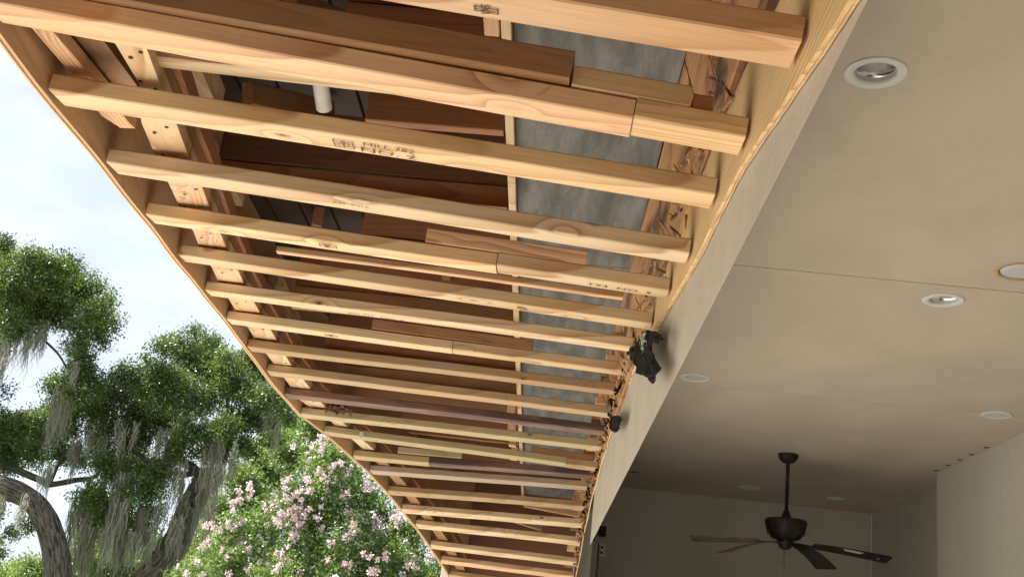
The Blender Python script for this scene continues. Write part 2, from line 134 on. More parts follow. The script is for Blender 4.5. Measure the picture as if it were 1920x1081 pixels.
def wood(name, light, dark, ring=.0065, contrast=.75, knots=1.0, stain=None, stain_lo=.5, stain_hi=.62, rough=.62, pith=.05):
    m, nt, b = new_mat(name)
    tc = N(nt, 'ShaderNodeTexCoord'); oi = N(nt, 'ShaderNodeObjectInfo')
    sep = N(nt, 'ShaderNodeSeparateXYZ'); Lk(nt, tc.outputs['Object'], sep.inputs[0])
    rn = oi.outputs['Random']
    r2 = mathn(nt, 'FRACT', mathn(nt, 'MULTIPLY', rn, 17.3)); r3 = mathn(nt, 'FRACT', mathn(nt, 'MULTIPLY', rn, 71.9))
    x = mathn(nt, 'ADD', sep.outputs[0], mathn(nt, 'MULTIPLY', rn, 40))
    y = mathn(nt, 'ADD', sep.outputs[1], mathn(nt, 'MULTIPLY_ADD', r2, pith * 1.8, -pith * .9))
    z = mathn(nt, 'ADD', sep.outputs[2], mathn(nt, 'MULTIPLY_ADD', r3, pith * 1.0, -pith * 1.9))
    cb = N(nt, 'ShaderNodeCombineXYZ'); Lk(nt, x, cb.inputs[0]); Lk(nt, y, cb.inputs[1]); Lk(nt, z, cb.inputs[2])
    P = cb.outputs[0]
    wv = noise(nt, vmul(nt, P, (1.1, 5, 5)), 1.0, 3, .5)
    warp = vmul(nt, wv.outputs['Color'], (0, .075, .075))
    # knots
    vo = N(nt, 'ShaderNodeTexVoronoi', inp={'Scale': 1.0, 'Randomness': 1.0}); Lk(nt, vmul(nt, P, (3.4, 6.5, 6.5)), vo.inputs['Vector'])
    kd = vo.outputs['Distance']
    kwarp = mathn(nt, 'MULTIPLY', mrange(nt, kd, .04, .30, 1, 0), .011 * knots)
    yz = nt.nodes.new('ShaderNodeVectorMath'); yz.operation = 'MULTIPLY_ADD'; Lk(nt, P, yz.inputs[0]); yz.inputs[1].default_value = (0.02, 1, 1); Lk(nt, warp, yz.inputs[2])
    ln = nt.nodes.new('ShaderNodeVectorMath'); ln.operation = 'LENGTH'; Lk(nt, yz.outputs[0], ln.inputs[0])
    r = mathn(nt, 'ADD', ln.outputs['Value'], kwarp)
    ph = mathn(nt, 'MULTIPLY', r, 1 / ring)
    saw = mathn(nt, 'FRACT', ph)
    rg = mathn(nt, 'POWER', saw, 2.2)
    edge = mrange(nt, saw, .92, 1.0, 1, 0)
    rg = mathn(nt, 'MULTIPLY', rg, edge)
    vis = mrange(nt, noise(nt, vmul(nt, P, (.7, 14, 14)), 1, 2).outputs['Fac'], .3, .65, .6, 1.15)
    rg = mathn(nt, 'MULTIPLY', mathn(nt, 'MULTIPLY', rg, vis), contrast)
    col = mixc(nt, rg, light, dark)
    tone = noise(nt, vmul(nt, P, (.9, 3, 3)), 1.3, 3).outputs['Fac']
    warm = tuple(min(1, a * k_) for a, k_ in zip(light, (1.02, .86, .66)))
    col = mixc(nt, mrange(nt, tone, .42, .72, 0, .5), col, warm, 'MIX')
    fib = noise(nt, vmul(nt, P, (7, 260, 260)), 1, 3, .6).outputs['Fac']
    col = mixc(nt, mrange(nt, fib, .3, .75, 0, .30, False), col, (.30, .20, .12), 'MULTIPLY')
    objv = mathn(nt, 'MULTIPLY_ADD', r2, .26, .82)
    cc = N(nt, 'ShaderNodeCombineColor'); 
    for i in range(3): Lk(nt, objv, cc.inputs[i])
    col = mixc(nt, 1.0, col, cc.outputs[0], 'MULTIPLY')
    sm_ = noise(nt, vmul(nt, P, (2.2, 16, 16)), 1, 5, .65, .4).outputs['Fac']
    col = mixc(nt, mathn(nt, 'MULTIPLY', mrange(nt, sm_, .55, .75, 0, .55), mrange(nt, r3, .1, .9, .25, 1.0)), col, (.62, .50, .40), 'MULTIPLY')
    if knots:
        kc = noise(nt, vmul(nt, P, (60, 60, 60)), 1, 2).outputs['Fac']
        kk = mathn(nt, 'ADD', kd, mathn(nt, 'MULTIPLY', kc, .03))
        col = mixc(nt, mathn(nt, 'MULTIPLY', mrange(nt, kk, .11, .055, 0, .55), knots), col, (.24, .10, .04))
        col = mixc(nt, mathn(nt, 'MULTIPLY', mrange(nt, kk, .06, .035, 0, .85), knots), col, (.07, .03, .015))
    if stain:
        st = noise(nt, vmul(nt, P, (2.2, 12, 12)), 1, 5, .65, .6).outputs['Fac']
        col = mixc(nt, mrange(nt, st, stain_lo, stain_hi, 0, .92), col, stain)
    Lk(nt, col, b.inputs['Base Color'])
    b.inputs['Roughness'].default_value = rough; b.inputs['Specular IOR Level'].default_value = .25
    bp = N(nt, 'ShaderNodeBump', inp={'Strength': .25, 'Distance': .001})
    Lk(nt, mathn(nt, 'SUBTRACT', mathn(nt, 'MULTIPLY', fib, .6), rg), bp.inputs['Height']); Lk(nt, bp.outputs[0], b.inputs['Normal'])
    return m
M = {}
M['yellow'] = wood('fresh_yellow_pine', (.77, .585, .36), (.40, .19, .065), .0085, .9)
M['peach'] = wood('fresh_peach_pine', (.79, .545, .345), (.44, .20, .08), .0082, .85)
M['plain'] = wood('pale_pine', (.77, .61, .41), (.42, .23, .10), .0078, .85)
M['tan'] = wood('tan_weathered_pine', (.50, .35, .20), (.28, .15, .07), .0050, .55, stain=(.36, .30, .24), stain_lo=.5, stain_hi=.75)
M['greyed'] = wood('greyed_pine', (.46, .37, .27), (.22, .14, .09), .0045, .65, stain=(.36, .33, .29), stain_lo=.45, stain_hi=.7)
M['green'] = wood('treated_green_pine', (.50, .42, .25), (.32, .22, .10), .0055, .55)
M['purple'] = wood('water_stained_pine', (.25, .155, .12), (.10, .055, .045), .005, .6, stain=(.07, .045, .045), stain_lo=.42, stain_hi=.62)
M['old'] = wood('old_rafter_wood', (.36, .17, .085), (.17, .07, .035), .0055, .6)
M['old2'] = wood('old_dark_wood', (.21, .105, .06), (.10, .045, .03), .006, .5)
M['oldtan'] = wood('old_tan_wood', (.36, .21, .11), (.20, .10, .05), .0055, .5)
M['deck'] = wood('dark_roof_deck', (.055, .032, .022), (.03, .018, .012), .006, .5)  # one very dark brown wood tone for the whole deck
M['ply'] = wood('plywood_face', (.60, .40, .23), (.38, .22, .11), .02, .35, knots=.8, pith=.3)
M['plyfresh'] = wood('plywood_face_light', (.74, .54, .30), (.46, .24, .09), .010, .95, knots=.6, pith=.2, stain=(.55, .27, .10), stain_lo=.56, stain_hi=.8)
M['plyedge'] = wood('plywood_edge', (.80, .62, .40), (.36, .18, .08), .003, .8, knots=0)
M['rot'] = wood('rot_stained_plank', (.46, .26, .13), (.20, .09, .04), .012, .5, stain=(.045, .028, .018), stain_lo=.47, stain_hi=.66)

def simple(name, col, rough=.6, spec=.3, metal=0):
    m, nt, b = new_mat(name); b.inputs['Base Color'].default_value = (*col, 1)
    b.inputs['Roughness'].default_value = rough; b.inputs['Specular IOR Level'].default_value = spec; b.inputs['Metallic'].default_value = metal
    return m, nt, b
def mottled(name, c1, c2, scale, rough=.7, sc3=(1, 1, 1), lo=.35, hi=.65, fine=0, bump=0, spots=None, spot_scale=9, spec=.25, ff=.22):
    m, nt, b = new_mat(name)
    tc = N(nt, 'ShaderNodeTexCoord'); P = vmul(nt, tc.outputs['Object'], sc3)
    f = noise(nt, P, scale, 5, .6, .3).outputs['Fac']
    col = mixc(nt, mrange(nt, f, lo, hi), c1, c2)
    if fine:
        g = noise(nt, P, fine, 3, .6).outputs['Fac']
        col = mixc(nt, mrange(nt, g, .3, .7, 0, ff), col, tuple(c * .6 for c in c1))
        if bump:
            bp = N(nt, 'ShaderNodeBump', inp={'Strength': bump, 'Distance': .002}); Lk(nt, g, bp.inputs['Height']); Lk(nt, bp.outputs[0], b.inputs['Normal'])
    if spots:
        vo = N(nt, 'ShaderNodeTexVoronoi', inp={'Scale': spot_scale, 'Randomness': 1.0}); Lk(nt, tc.outputs['Object'], vo.inputs['Vector'])
        w_ = noise(nt, tc.outputs['Object'], 3, 2).outputs['Fac']
        d_ = mathn(nt, 'ADD', vo.outputs['Distance'], mrange(nt, w_, .45, .6, .06, 0))
        col = mixc(nt, mrange(nt, d_, .05, .03, 0, .9), col, spots)
    Lk(nt, col, b.inputs['Base Color']); b.inputs['Roughness'].default_value = rough; b.inputs['Specular IOR Level'].default_value = spec
    return m
M['grey'] = mottled('weathered_grey_sheet', (.085, .085, .08), (.20, .20, .19), 3.0, sc3=(4.5, .8, 1), lo=.3, hi=.7, fine=38, bump=.3, spots=(.03, .025, .02), spot_scale=17)
M['beige'] = mottled('beige_painted_board', (.43, .38, .315), (.48, .425, .35), 3, fine=60, bump=.12, spots=(.25, .2, .15), spot_scale=5)
M['ceil'] = mottled('beige_painted_ceiling', (.525, .46, .375), (.585, .52, .425), 1.3, sc3=(1.5, 1, 1), fine=40, ff=.07, bump=.06, spots=(.16, .12, .08), spot_scale=3.2)
M['wall'] = mottled('grey_green_stucco', (.49, .47, .42), (.54, .52, .465), 1.6, fine=55, bump=.4, sc3=(1, 1, .35))
M['dark'] = simple('dark_gap', (.03, .022, .018), .9)[0]
M['white'] = mottled('white_enamel', (.66, .68, .66), (.72, .73, .70), 9, rough=.4, spots=(.12, .1, .08), spot_scale=22)
M['lens'] = simple('frosted_lens', (.55, .58, .58), .35, .5)[0]
M['chrome'] = simple('spun_aluminium', (.80, .80, .80), .22, .5, 1)[0]
M['pvc'] = mottled('white_plastic_pipe', (.62, .60, .56), (.5, .47, .42), 8, rough=.4)
M['felt'] = mottled('black_roofing_felt', (.003, .0028, .0025), (.010, .0085, .0075), 30, rough=.85, fine=160, bump=.6, spec=.1)
M['rust'] = mottled('rusty_black_metal', (.018, .016, .014), (.14, .08, .045), 26, rough=.5, lo=.56, hi=.74, fine=90, bump=.3)
M['blade'] = mottled('dark_peeling_fan_blade', (.016, .017, .02), (.03, .03, .033), 8, rough=.42, lo=.5, hi=.7)
M['bladew'] = simple('peeled_white_patch', (.6, .62, .6), .6)[0]
M['bladeb'] = mottled('faded_brown_blade', (.20, .165, .125), (.13, .105, .08), 9, rough=.6)
M['ink'] = simple('grade_ink', (.13, .075, .05), .8, .1)[0]
M['shadewall'] = mottled('shade_toned_stucco', (.045, .04, .034), (.06, .054, .045), 1.6, fine=55, bump=.4)  # far wall colour darkened to stand in for the shade there
M['patio'] = mottled('pale_patio_concrete', (.52, .49, .44), (.60, .565, .51), 2, rough=.8, fine=30, bump=.2)
M['pavers'] = mottled('brown_pavers', (.17, .135, .105), (.23, .185, .145), 4, rough=.85, fine=30)
M['tile'] = mottled('tan_floor_tile', (.30, .265, .225), (.36, .32, .275), 4, rough=.7)
M['grass'] = mottled('lawn', (.07, .11, .03), (.10, .15, .045), 3, rough=.9, fine=60)
M['col'] = mottled('white_painted_column', (.74, .72, .66), (.78, .76, .70), 3, rough=.5)
M['shingle'] = mottled('brown_roofing', (.10, .085, .07), (.15, .13, .11), 12, rough=.9, fine=80)
TRC = {'pink_petal': (1, 1, 1), 'grey_green_moss': (1, 1, 1)}
def leafmat(name, c1, c2, tr=.35, rough=.42):
    m = bpy.data.materials.new(name); m.use_nodes = True; nt = m.node_tree; nt.nodes.clear()
    at = N(nt, 'ShaderNodeVertexColor', layer_name='tint')
    sp = N(nt, 'ShaderNodeSeparateColor'); Lk(nt, at.outputs[0], sp.inputs[0])
    col = mixc(nt, sp.outputs[0], c1, c2)
    d = N(nt, 'ShaderNodeBsdfPrincipled'); Lk(nt, col, d.inputs['Base Color']); d.inputs['Roughness'].default_value = rough; d.inputs['Specular IOR Level'].default_value = .45
    t = N(nt, 'ShaderNodeBsdfTranslucent'); tcx = mixc(nt, 1.0, col, TRC.get(name, (1.35, 1.5, .6)), 'MULTIPLY'); Lk(nt, tcx, t.inputs[0])
    mx = N(nt, 'ShaderNodeMixShader', inp={0: tr}); Lk(nt, d.outputs[0], mx.inputs[1]); Lk(nt, t.outputs[0], mx.inputs[2])
    o = N(nt, 'ShaderNodeOutputMaterial'); Lk(nt, mx.outputs[0], o.inputs[0]); return m
M['oak'] = leafmat('oak_leaf', (.028, .055, .018), (.17, .215, .065))
M['oakb'] = leafmat('distant_leaf', (.09, .14, .055), (.28, .33, .13))  # leaf green made paler, distance haze put into the colour
M['myr'] = leafmat('myrtle_leaf', (.045, .085, .03), (.21, .28, .09))
M['petal'] = leafmat('pink_petal', (.60, .44, .475), (.80, .70, .715), .12, .8)
M['moss'] = leafmat('grey_green_moss', (.19, .18, .15), (.44, .42, .35), .25, .9)
def barkmat():
    m, nt, b = new_mat('ridged_bark')
    tc = N(nt, 'ShaderNodeTexCoord')
    uvn = N(nt, 'ShaderNodeUVMap', uv_map='UVMap')
    P = vmul(nt, uvn.outputs[0], (9, 2.2, 1))
    f = noise(nt, P, 2.2, 6, .65, .8).outputs['Fac']
    col = mixc(nt, mrange(nt, f, .38, .62), (.022, .018, .015), (.19, .16, .135))
    Lk(nt, col, b.inputs['Base Color']); b.inputs['Roughness'].default_value = .9
    bp = N(nt, 'ShaderNodeBump', inp={'Strength': .9, 'Distance': .05}); Lk(nt, f, bp.inputs['Height']); Lk(nt, bp.outputs[0], b.inputs['Normal'])
    return m
M['bark'] = barkmat()

# ------------------------------------------------------------ object helpers
def tag(o, label=None, cat=None, group=None, kind=None):
    if label: o['label'] = label
    if cat: o['category'] = cat
    if group: o['group'] = group
    if kind: o['kind'] = kind
    return o
def empty(name, loc, label, cat, group=None):
    o = bpy.data.objects.new(name, None); C.objects.link(o); o.location = loc; o.empty_display_size = .1
    return tag(o, label, cat, group)
def par(o, p):
    if p is not None:
        o.parent = p
        o.matrix_parent_inverse = mw(p).inverted()
def mw(o):
    m = o.matrix_basis.copy()
    if o.parent: m = mw(o.parent) @ o.matrix_parent_inverse @ m
    return m
def obj_me(name, me, mat, parent=None, matrix=None, smooth=False):
    o = bpy.data.objects.new(name, me); C.objects.link(o)
    if mat:
        for mm in (mat if isinstance(mat, (list, tuple)) else [mat]): me.materials.append(mm)
    if matrix is not None: o.matrix_basis = matrix
    if parent is not None:
        o.parent = parent; o.matrix_parent_inverse = mw(parent).inverted()
    if smooth:
        for p in me.polygons: p.use_smooth = True
    return o
def pyd(name, vs, fs):
    me = bpy.data.meshes.new(name); me.from_pydata([tuple(v) for v in vs], [], fs); me.update(); return me
def fix(me):
    bm = bmesh.new(); bm.from_mesh(me); bmesh.ops.remove_doubles(bm, verts=bm.verts, dist=1e-6); bmesh.ops.recalc_face_normals(bm, faces=bm.faces); bm.to_mesh(me); bm.free(); return me
def box_me(name, x0, x1, y0, y1, z0, z1, bevel=0, seg=1):
    bm = bmesh.new()
    vs = [bm.verts.new((x, y, z)) for x in (x0, x1) for y in (y0, y1) for z in (z0, z1)]
    for f in ((0, 1, 3, 2), (4, 6, 7, 5), (0, 4, 5, 1), (2, 3, 7, 6), (0, 2, 6, 4), (1, 5, 7, 3)): bm.faces.new([vs[i] for i in f])
    bmesh.ops.recalc_face_normals(bm, faces=bm.faces)
    if bevel: bmesh.ops.bevel(bm, geom=bm.edges, offset=bevel, segments=seg, affect='EDGES', profile=.5)
    me = bpy.data.meshes.new(name); bm.to_mesh(me); bm.free(); return me
def box(name, x0, x1, y0, y1, z0, z1, mat, parent=None, bevel=0):
    c = V(((x0+x1)/2, (y0+y1)/2, (z0+z1)/2))
    if name in ('ledger', 'ledger_strip', 'header_board', 'end_block') and y1-y0 > x1-x0:
        me = box_me(name, y0-c.y, y1-c.y, x0-c.x, x1-c.x, z0-c.z, z1-c.z, bevel)
        return obj_me(name, me, mat, parent, Matrix.Translation(c) @ Matrix.Rotation(math.pi/2, 4, 'Z'))
    me = box_me(name, x0-c.x, x1-c.x, y0-c.y, y1-c.y, z0-c.z, z1-c.z, bevel)
    return obj_me(name, me, mat, parent, Matrix.Translation(c))
def board(name, A, B, wy, hz, mat, parent, t0=0., t1=1., y0=0., z0=0., bow=0., bevel=.003, label=None, up=None, seg=14):
    """lumber from A to B: A-B is its near bottom edge; body grows +width and +height"""
    A, B = V(A), V(B)
    X = (B - A).normalized()
    upv = V(up) if up else V((0, 0, 1))
    Y = upv.cross(X).normalized(); Z = X.cross(Y).normalized()
    L = (B - A).length; a, b = L * t0, L * t1
    nseg = max(2, int(seg * (t1 - t0)))
    h = bevel; prof = [(h, 0), (wy-h, 0), (wy, h), (wy, hz-h), (wy-h, hz), (h, hz), (0, hz-h), (0, h)]
    vs, fs = [], []
    rr = random.Random(hash((round(A.x*99), round(A.y*99), round(t0*99))) & 0xffff)
    p1, p2 = rr.uniform(0, 6), rr.uniform(0, 6)
    for i in range(nseg + 1):
        s = a + (b - a) * i / nseg
        dz = bow * (math.sin(s * 2.1 + p1) + .4 * math.sin(s * 5.3 + p2)); dy = bow * .6 * math.sin(s * 1.7 + p2)
        for (py, pz) in prof: vs.append((s - L/2, py + y0 + dy - wy/2, pz + z0 + dz - hz/2))
    n = len(prof)
    for i in range(nseg):
        for k in range(n):
            fs.append((i*n+k, i*n+(k+1) % n, (i+1)*n+(k+1) % n, (i+1)*n+k))
    fs.append(tuple(range(n-1, -1, -1))); fs.append(tuple(nseg*n+k for k in range(n)))
    me = fix(pyd(name, vs, fs))
    O = A + X*(L/2) + Y*(wy/2) + Z*(hz/2)
    m = Matrix(((X.x, Y.x, Z.x, O.x), (X.y, Y.y, Z.y, O.y), (X.z, Y.z, Z.z, O.z), (0, 0, 0, 1)))
    o = obj_me(name, me, mat, parent, m)
    if label: o['label'] = label
    return o
def strip(name, rows, mat, parent=None, closed=True, matrix=None, smooth=False):
    """rows: list of cross-section point lists; sweeps them into a closed solid"""
    if matrix is None:      # local X runs along world Y, so that the grain follows the length
        matrix = Matrix(((0, -1, 0, 0), (1, 0, 0, 0), (0, 0, 1, 0), (0, 0, 0, 1)))
        rows = [[(p[1], -p[0], p[2]) for p in r] for r in rows]
    n = len(rows[0]); vs = [p for r in rows for p in r]; fs = []
    for i in range(len(rows)-1):
        for k in range(n): fs.append((i*n+k, i*n+(k+1) % n, (i+1)*n+(k+1) % n, (i+1)*n+k))
    fs.append(tuple(range(n-1, -1, -1))); fs.append(tuple((len(rows)-1)*n+k for k in range(n)))
    return obj_me(name, fix(pyd(name, vs, fs)), mat, parent, matrix, smooth)
def lathe(name, prof, mat, parent=None, loc=(0, 0, 0), n=48, cap=True, smooth=True):
    vs, fs = [], []
    for r, z in prof:
        for k in range(n): vs.append((r*math.cos(2*math.pi*k/n), r*math.sin(2*math.pi*k/n), z))
    for i in range(len(prof)-1):
        for k in range(n): fs.append((i*n+k, i*n+(k+1) % n, (i+1)*n+(k+1) % n, (i+1)*n+k))
    if cap: fs.append(tuple(range(n))); fs.append(tuple((len(prof)-1)*n+k for k in range(n)))
    return obj_me(name, pyd(name, vs, fs), mat, parent, Matrix.Translation(loc), smooth)
def interp(t, ks, vs):
    if t <= ks[0]:
        return vs[0] + (vs[1]-vs[0])*(t-ks[0])/(ks[1]-ks[0])
    for i in range(len(ks)-1):
        if t <= ks[i+1]: return vs[i] + (vs[i+1]-vs[i])*(t-ks[i])/(ks[i+1]-ks[i])
    return vs[-1] + (vs[-1]-vs[-2])*(t-ks[-1])/(ks[-1]-ks[-2])

J = {int(k): v_ for k, v_ in D['joists'].items()}
KJ = sorted(J); YY = [J[k][0] for k in KJ]; XLs = [J[k][1] for k in KJ]; ZLs = [J[k][2] for k in KJ]; ZRs = [J[k][4] for k in KJ]
def smooth3(a): return [a[0]] + [(a[i-1]+2*a[i]+a[i+1])/4 for i in range(1, len(a)-1)] + [a[-1]]

# ------------------------------------------------------------ ground (never in view, but it throws the light up)
tag(box('lawn', -90, 90, -60, 130, -1.62, -1.54, M['grass']), kind='structure', label='lawn around the house and under the trees')
tag(box('driveway', -9, 9, -9, 1.095, -1.54, -1.505, M['pavers']), kind='structure', label='brown paved ground behind the camera')
tag(box('porch_floor', .555, 9, 1.1, 11.5, -1.54, -1.502, M['tile']), kind='structure', label='brown porch floor inside the beam')
tag(box('patio', -9, .55, 1.1, 11.5, -1.54, -1.50, M['patio']), kind='structure', label='pale patio paving under the porch')

# ------------------------------------------------------------ roof overhang
ov = empty('roof_overhang', (-.5, 5, -1.5), 'open arched roof overhang with bare wooden joists running across above the patio', 'roof overhang')
XR = .286
jm = {-1: 'peach', 0: 'peach', 1: 'peach', 2: 'yellow', 3: 'plain', 4: 'yellow', 5: 'yellow', 6: 'plain', 7: 'plain', 8: 'tan', 9: 'tan', 10: 'purple', 11: 'green', 12: 'green',
      13: 'green', 14: 'greyed', 15: 'tan', 16: 'plain', 17: 'plain', 18: 'plain', 19: 'peach', 20: 'tan'}
jl = {0: 'peach coloured joist nearest the camera, bridging the top edge', 1: 'spliced peach joist with a darker board stacked on it', 2: 'long yellow joist with a black mill stamp on its underside',
      10: 'dark purple brown water stained joist', 11: 'greenish treated joist with dark rot debris caught on it', 12: 'twisted greenish joist spliced near its right end', 14: 'grey weathered joist'}
splits = {1: '1split', 4: '4split', 7: '7split', 12: '12split', 13: '13split'}
H, W = .038, .089
def slope(k):       # the joists lie tangent to the arch, so each is rolled by its local slope
    i = KJ.index(k); a, b = max(i-2, 0), min(i+2, len(KJ)-1)
    return (1.2 if k > 7 else .75)*((sZR[b]+sZL[b])-(sZR[a]+sZL[a]))/2/(YY[b]-YY[a])
sZL, sZR = smooth3(ZLs), smooth3(ZRs)
joists = {}
for k in KJ:
    y, xl, zl, xr, zr = J[k]
    A = V((xl + .006, y, zl)); B = V((min(xr, XR) - .002, y, zr))
    if k == -1: B.z = zr
    f = lambda X: (X - A.x) / (B.x - A.x)
    bow = .0016 if k < 8 else .003
    kw = dict(bow=bow, up=(0, -slope(k), 1))
    if k in splits:
        s = f(D['sx'][splits[k]])
        m2 = {12: 'tan', 13: 'purple'}.get(k, 'yellow')
        joists[k] = board('joist', A, B, W, H, M[jm[k]], ov, 0, s - .0008, label=jl.get(k), **kw)
        board('joist', A + V((0, 0, .001)), B + V((0, 0, .001)), W - .001, H, M[m2], ov, s + .0008, 1, label='short spliced end piece of a joist', **kw)
    else:
        joists[k] = board('joist', A, B, W, H, M[jm[k]], ov, label=jl.get(k), **kw)
# boards and blocks stacked on the joists
def onj(k, x0, x1, mat, h=H, w=W, dy=0., dz=.0015, name='splice_block', label=None, bow=.0008):
    y, xl, zl, xr, zr = J[k]; A = V((xl + .006, y, zl)); B = V((min(xr, XR) - .002, y, zr))
    f = lambda X: (X - A.x) / (B.x - A.x)
    return board(name, A, B, w, h, M[mat], ov, f(x0), f(x1), y0=dy, z0=H + dz, label=label, bow=bow, up=(0, -slope(k), 1))
S = D['sx']
onj(1, -1.10, S['1up'], 'oldtan', w=.085, h=.055, dy=-.022, name='stacked_board', label='reddish brown board stacked on a peach joist')
onj(1, S['1b0'], S['1b1'], 'yellow', label='short yellow block on a spliced joist', h=.04)
onj(1, S['1b1'] + .004, S['1c1'], 'old', h=.03, dy=.006)
onj(4, S['4b0'], S['4b1'], 'peach', label='peach splice block over a butt joint', h=.042)
onj(7, S['7b0'], S['7b1'], 'oldtan', label='long tan splice block', h=.045)
onj(12, S['12b0'], S['12b1'], 'oldtan', h=.04)
onj(13, S['13b0'], S['13b1'], 'green', label='short green splice block', h=.04, dy=-.01)
onj(14, -.2, .22, 'oldtan', h=.035, dy=.03)

# outer rim: thin plywood bent round the curve; its inner face looks at us
fine = [ -1.0 + .1*i for i in range(0, 116)]
YS = [y for y in fine if y <= 10.35]
sXL, sZL = smooth3(XLs), smooth3(ZLs)
def outer(y):
    if y < YY[1]: return interp(y, [-1, YY[1]], [-1.04, XLs[1]]), interp(y, [-1, YY[1]], [.72, ZLs[1]])
    return interp(y, YY, XLs), interp(y, YY, ZLs)
rows = []
for y in YS:
    x, z = outer(y); z -= .004 + .003*math.sin(y*3.7) + .002*math.sin(y*9.1+1); x -= .001
    rows.append([(x, y, z), (x-.011, y, z+.0015), (x-.011, y, 1.80), (x, y, 1.80)])
fas = strip('fascia_panel', rows, M['ply'], ov); fas['label'] = 'bent plywood fascia along the outer edge'
rows = []
for y in YS:
    x, z = outer(y); z -= .006 + .003*math.sin(y*3.7) + .002*math.sin(y*9.1+1); x -= .0125
    rows.append([(x, y, z), (x-.007, y, z+.002), (x-.007, y, z+.22), (x, y, z+.22)])
strip('fascia_trim', rows, M['plyedge'], ov)

# rim boards running along inside the fascia (doubled two-by-fours laid flat, cut in lengths)
rim = D['rim']
def runboard(name, rws, th, mat, label=None, a=0, b=None, gap=.0):
    rws = rws[a:b]; rr = []
    ys0, ys1 = rws[0][1], rws[-1][1]
    org = V(rws[0][:3]); end = V(rws[-1][:3])
    X = (end - org).normalized(); Y = V((0, 0, 1)).cross(X).normalized(); Z = X.cross(Y)
    m = Matrix(((X.x, Y.x, Z.x, org.x), (X.y, Y.y, Z.y, org.y), (X.z, Y.z, Z.z, org.z), (0, 0, 0, 1))); mi = m.inverted()
    for i, r in enumerate(rws):
        a_, b_ = V(r[:3]), V(r[3:])
        q = [a_, b_, b_ + V((0, 0, th)), a_ + V((0, 0, th))]
        rr.append([mi @ p for p in q])
    o = strip(name, rr, M[mat], ov, matrix=m)
    if label: o['label'] = label
    return o
rim_pts = [[r[0], (r[1]+r[4])/2, (r[2]+r[5])/2, r[3], (r[1]+r[4])/2, (r[2]+r[5])/2] for r in rim]
ext0 = [rim_pts[0][0]+.06, .9, .95, rim_pts[0][3]+.06, .9, .95]
rim_pts = [ext0] + rim_pts
last = rim_pts[-1]
for y in (6.5, 6.95, 7.35, 7.75, 8.1, 8.45, 8.85, 9.25, 9.7):
    x, z = outer(y); rim_pts.append([x+.06, y, z+.05, x+.13, y, z+.05])
def shrink(rp, i, j):
    out = [list(q) for q in rp[i:j]]; return out
cuts = [(0, 5, 'yellow'), (4, 10, 'peach'), (9, 14, 'peach'), (13, 17, 'plain'), (16, 20, 'plain'), (19, 27, 'oldtan')]
for q, (i, j, mt) in enumerate(cuts):
    seg_ = shrink(rim_pts, i, j)
    for e, s in ((0, 1), (-1, -1)):
        pass
    seg_[0][1] += .004; seg_[0][4] += .004
    runboard('rim_board', seg_, .037, mt, 'flat board along the fascia with a black grade stamp' if q == 0 else None)
upp = [[r[0]+.012, r[1], r[2]+.040, r[3]-.003, r[4], r[5]+.040] for r in rim_pts]
runboard('rim_board', upp, .036, 'oldtan')
runboard('rim_board', [[r[0]+.02, r[1], r[2]+.082, r[3]+.012, r[4], r[5]+.082] for r in rim_pts], .05, 'old')
for q, r in enumerate(rim_pts[1:18]):
    for e in (.22, .7):
        lathe('nail_head', [(.0005, -.0012), (.0045, -.0010), (.005, .0)], M['rust'], ov, (r[0]+(r[3]-r[0])*(e+.08*math.sin(q*5)), r[1]+.02+.03*math.sin(q*3+e*9), r[2]-.0006), 10, cap=False)
runboard('nailing_strip', D['stripA'], .03, 'peach', 'short stained strip of pine by the fascia')
runboard('nailing_strip', D['stripB'], .12, 'oldtan')

# rafters across the attic, seen from below between the joists
XPIPE = -0.651
raf = [(.75, 'old2'), (1.15, 'old2'), (1.58, 'old'), (2.0, 'old2'), (2.408, 'old'), (2.845, 'old'), (3.454, 'old'), (4.05, 'old2'), (4.777, 'oldtan'), (5.584, 'old'), (6.177, 'oldtan'), (6.6, 'oldtan'), (7.05, 'old'), (7.5, 'old'), (8.0, 'old2'), (8.6, 'old'), (9.3, 'old')]
for i, (y, mt) in enumerate(raf):
    full = y in (3.454, 4.777, 5.584, 6.177, 6.6, 7.05, 7.5, 8.0, 8.6, 9.3)
    xa = -1.20 if full else (-.80 if y > 3 else XPIPE + .05)
    if y > 7: xa = -.95
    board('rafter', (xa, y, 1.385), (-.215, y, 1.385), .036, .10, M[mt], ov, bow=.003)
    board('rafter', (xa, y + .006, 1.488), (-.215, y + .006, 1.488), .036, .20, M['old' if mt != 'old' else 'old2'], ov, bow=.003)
    if y in (3.454, 5.584, 6.177): board('cleat', (xa, y - .0395, 1.385), (-.215, y - .0395, 1.375), .037, .018, M['peach'], ov, bow=.002)
# pale thin batten seen low between two near joists, and other infill members
board('batten', (-1.02, 3.72, 1.27), (.2, 3.75, 1.24), .030, .022, M['peach'], ov, bow=.003)
board('batten', (-.92, 2.10, 1.12), (-.30, 2.02, 1.06), .045, .020, M['plain'], ov, bow=.001)
for r in D['inner']:
    a_, b_ = V(r[:3]), V(r[3:]); 
    board('inner_brace', ((a_.x+b_.x)/2 + .04, a_.y - .9, 1.52), ((a_.x+b_.x)/2 - .02, a_.y + .1, 1.5), .05, .09, M['plain'], ov, bow=.002)
rq = random.Random(3)
for i in range(22):
    x = rq.uniform(-1.05, -.35); y = 1.2 + .38*i + rq.uniform(-.1, .1)
    if y > 9.3: break
    board('truss_web', (x, y, 1.55), (x + rq.uniform(-.25, .25), y + rq.uniform(.35, .6), 1.72), .04, .07, M[rq.choice(['old', 'old2', 'oldtan'])], ov)
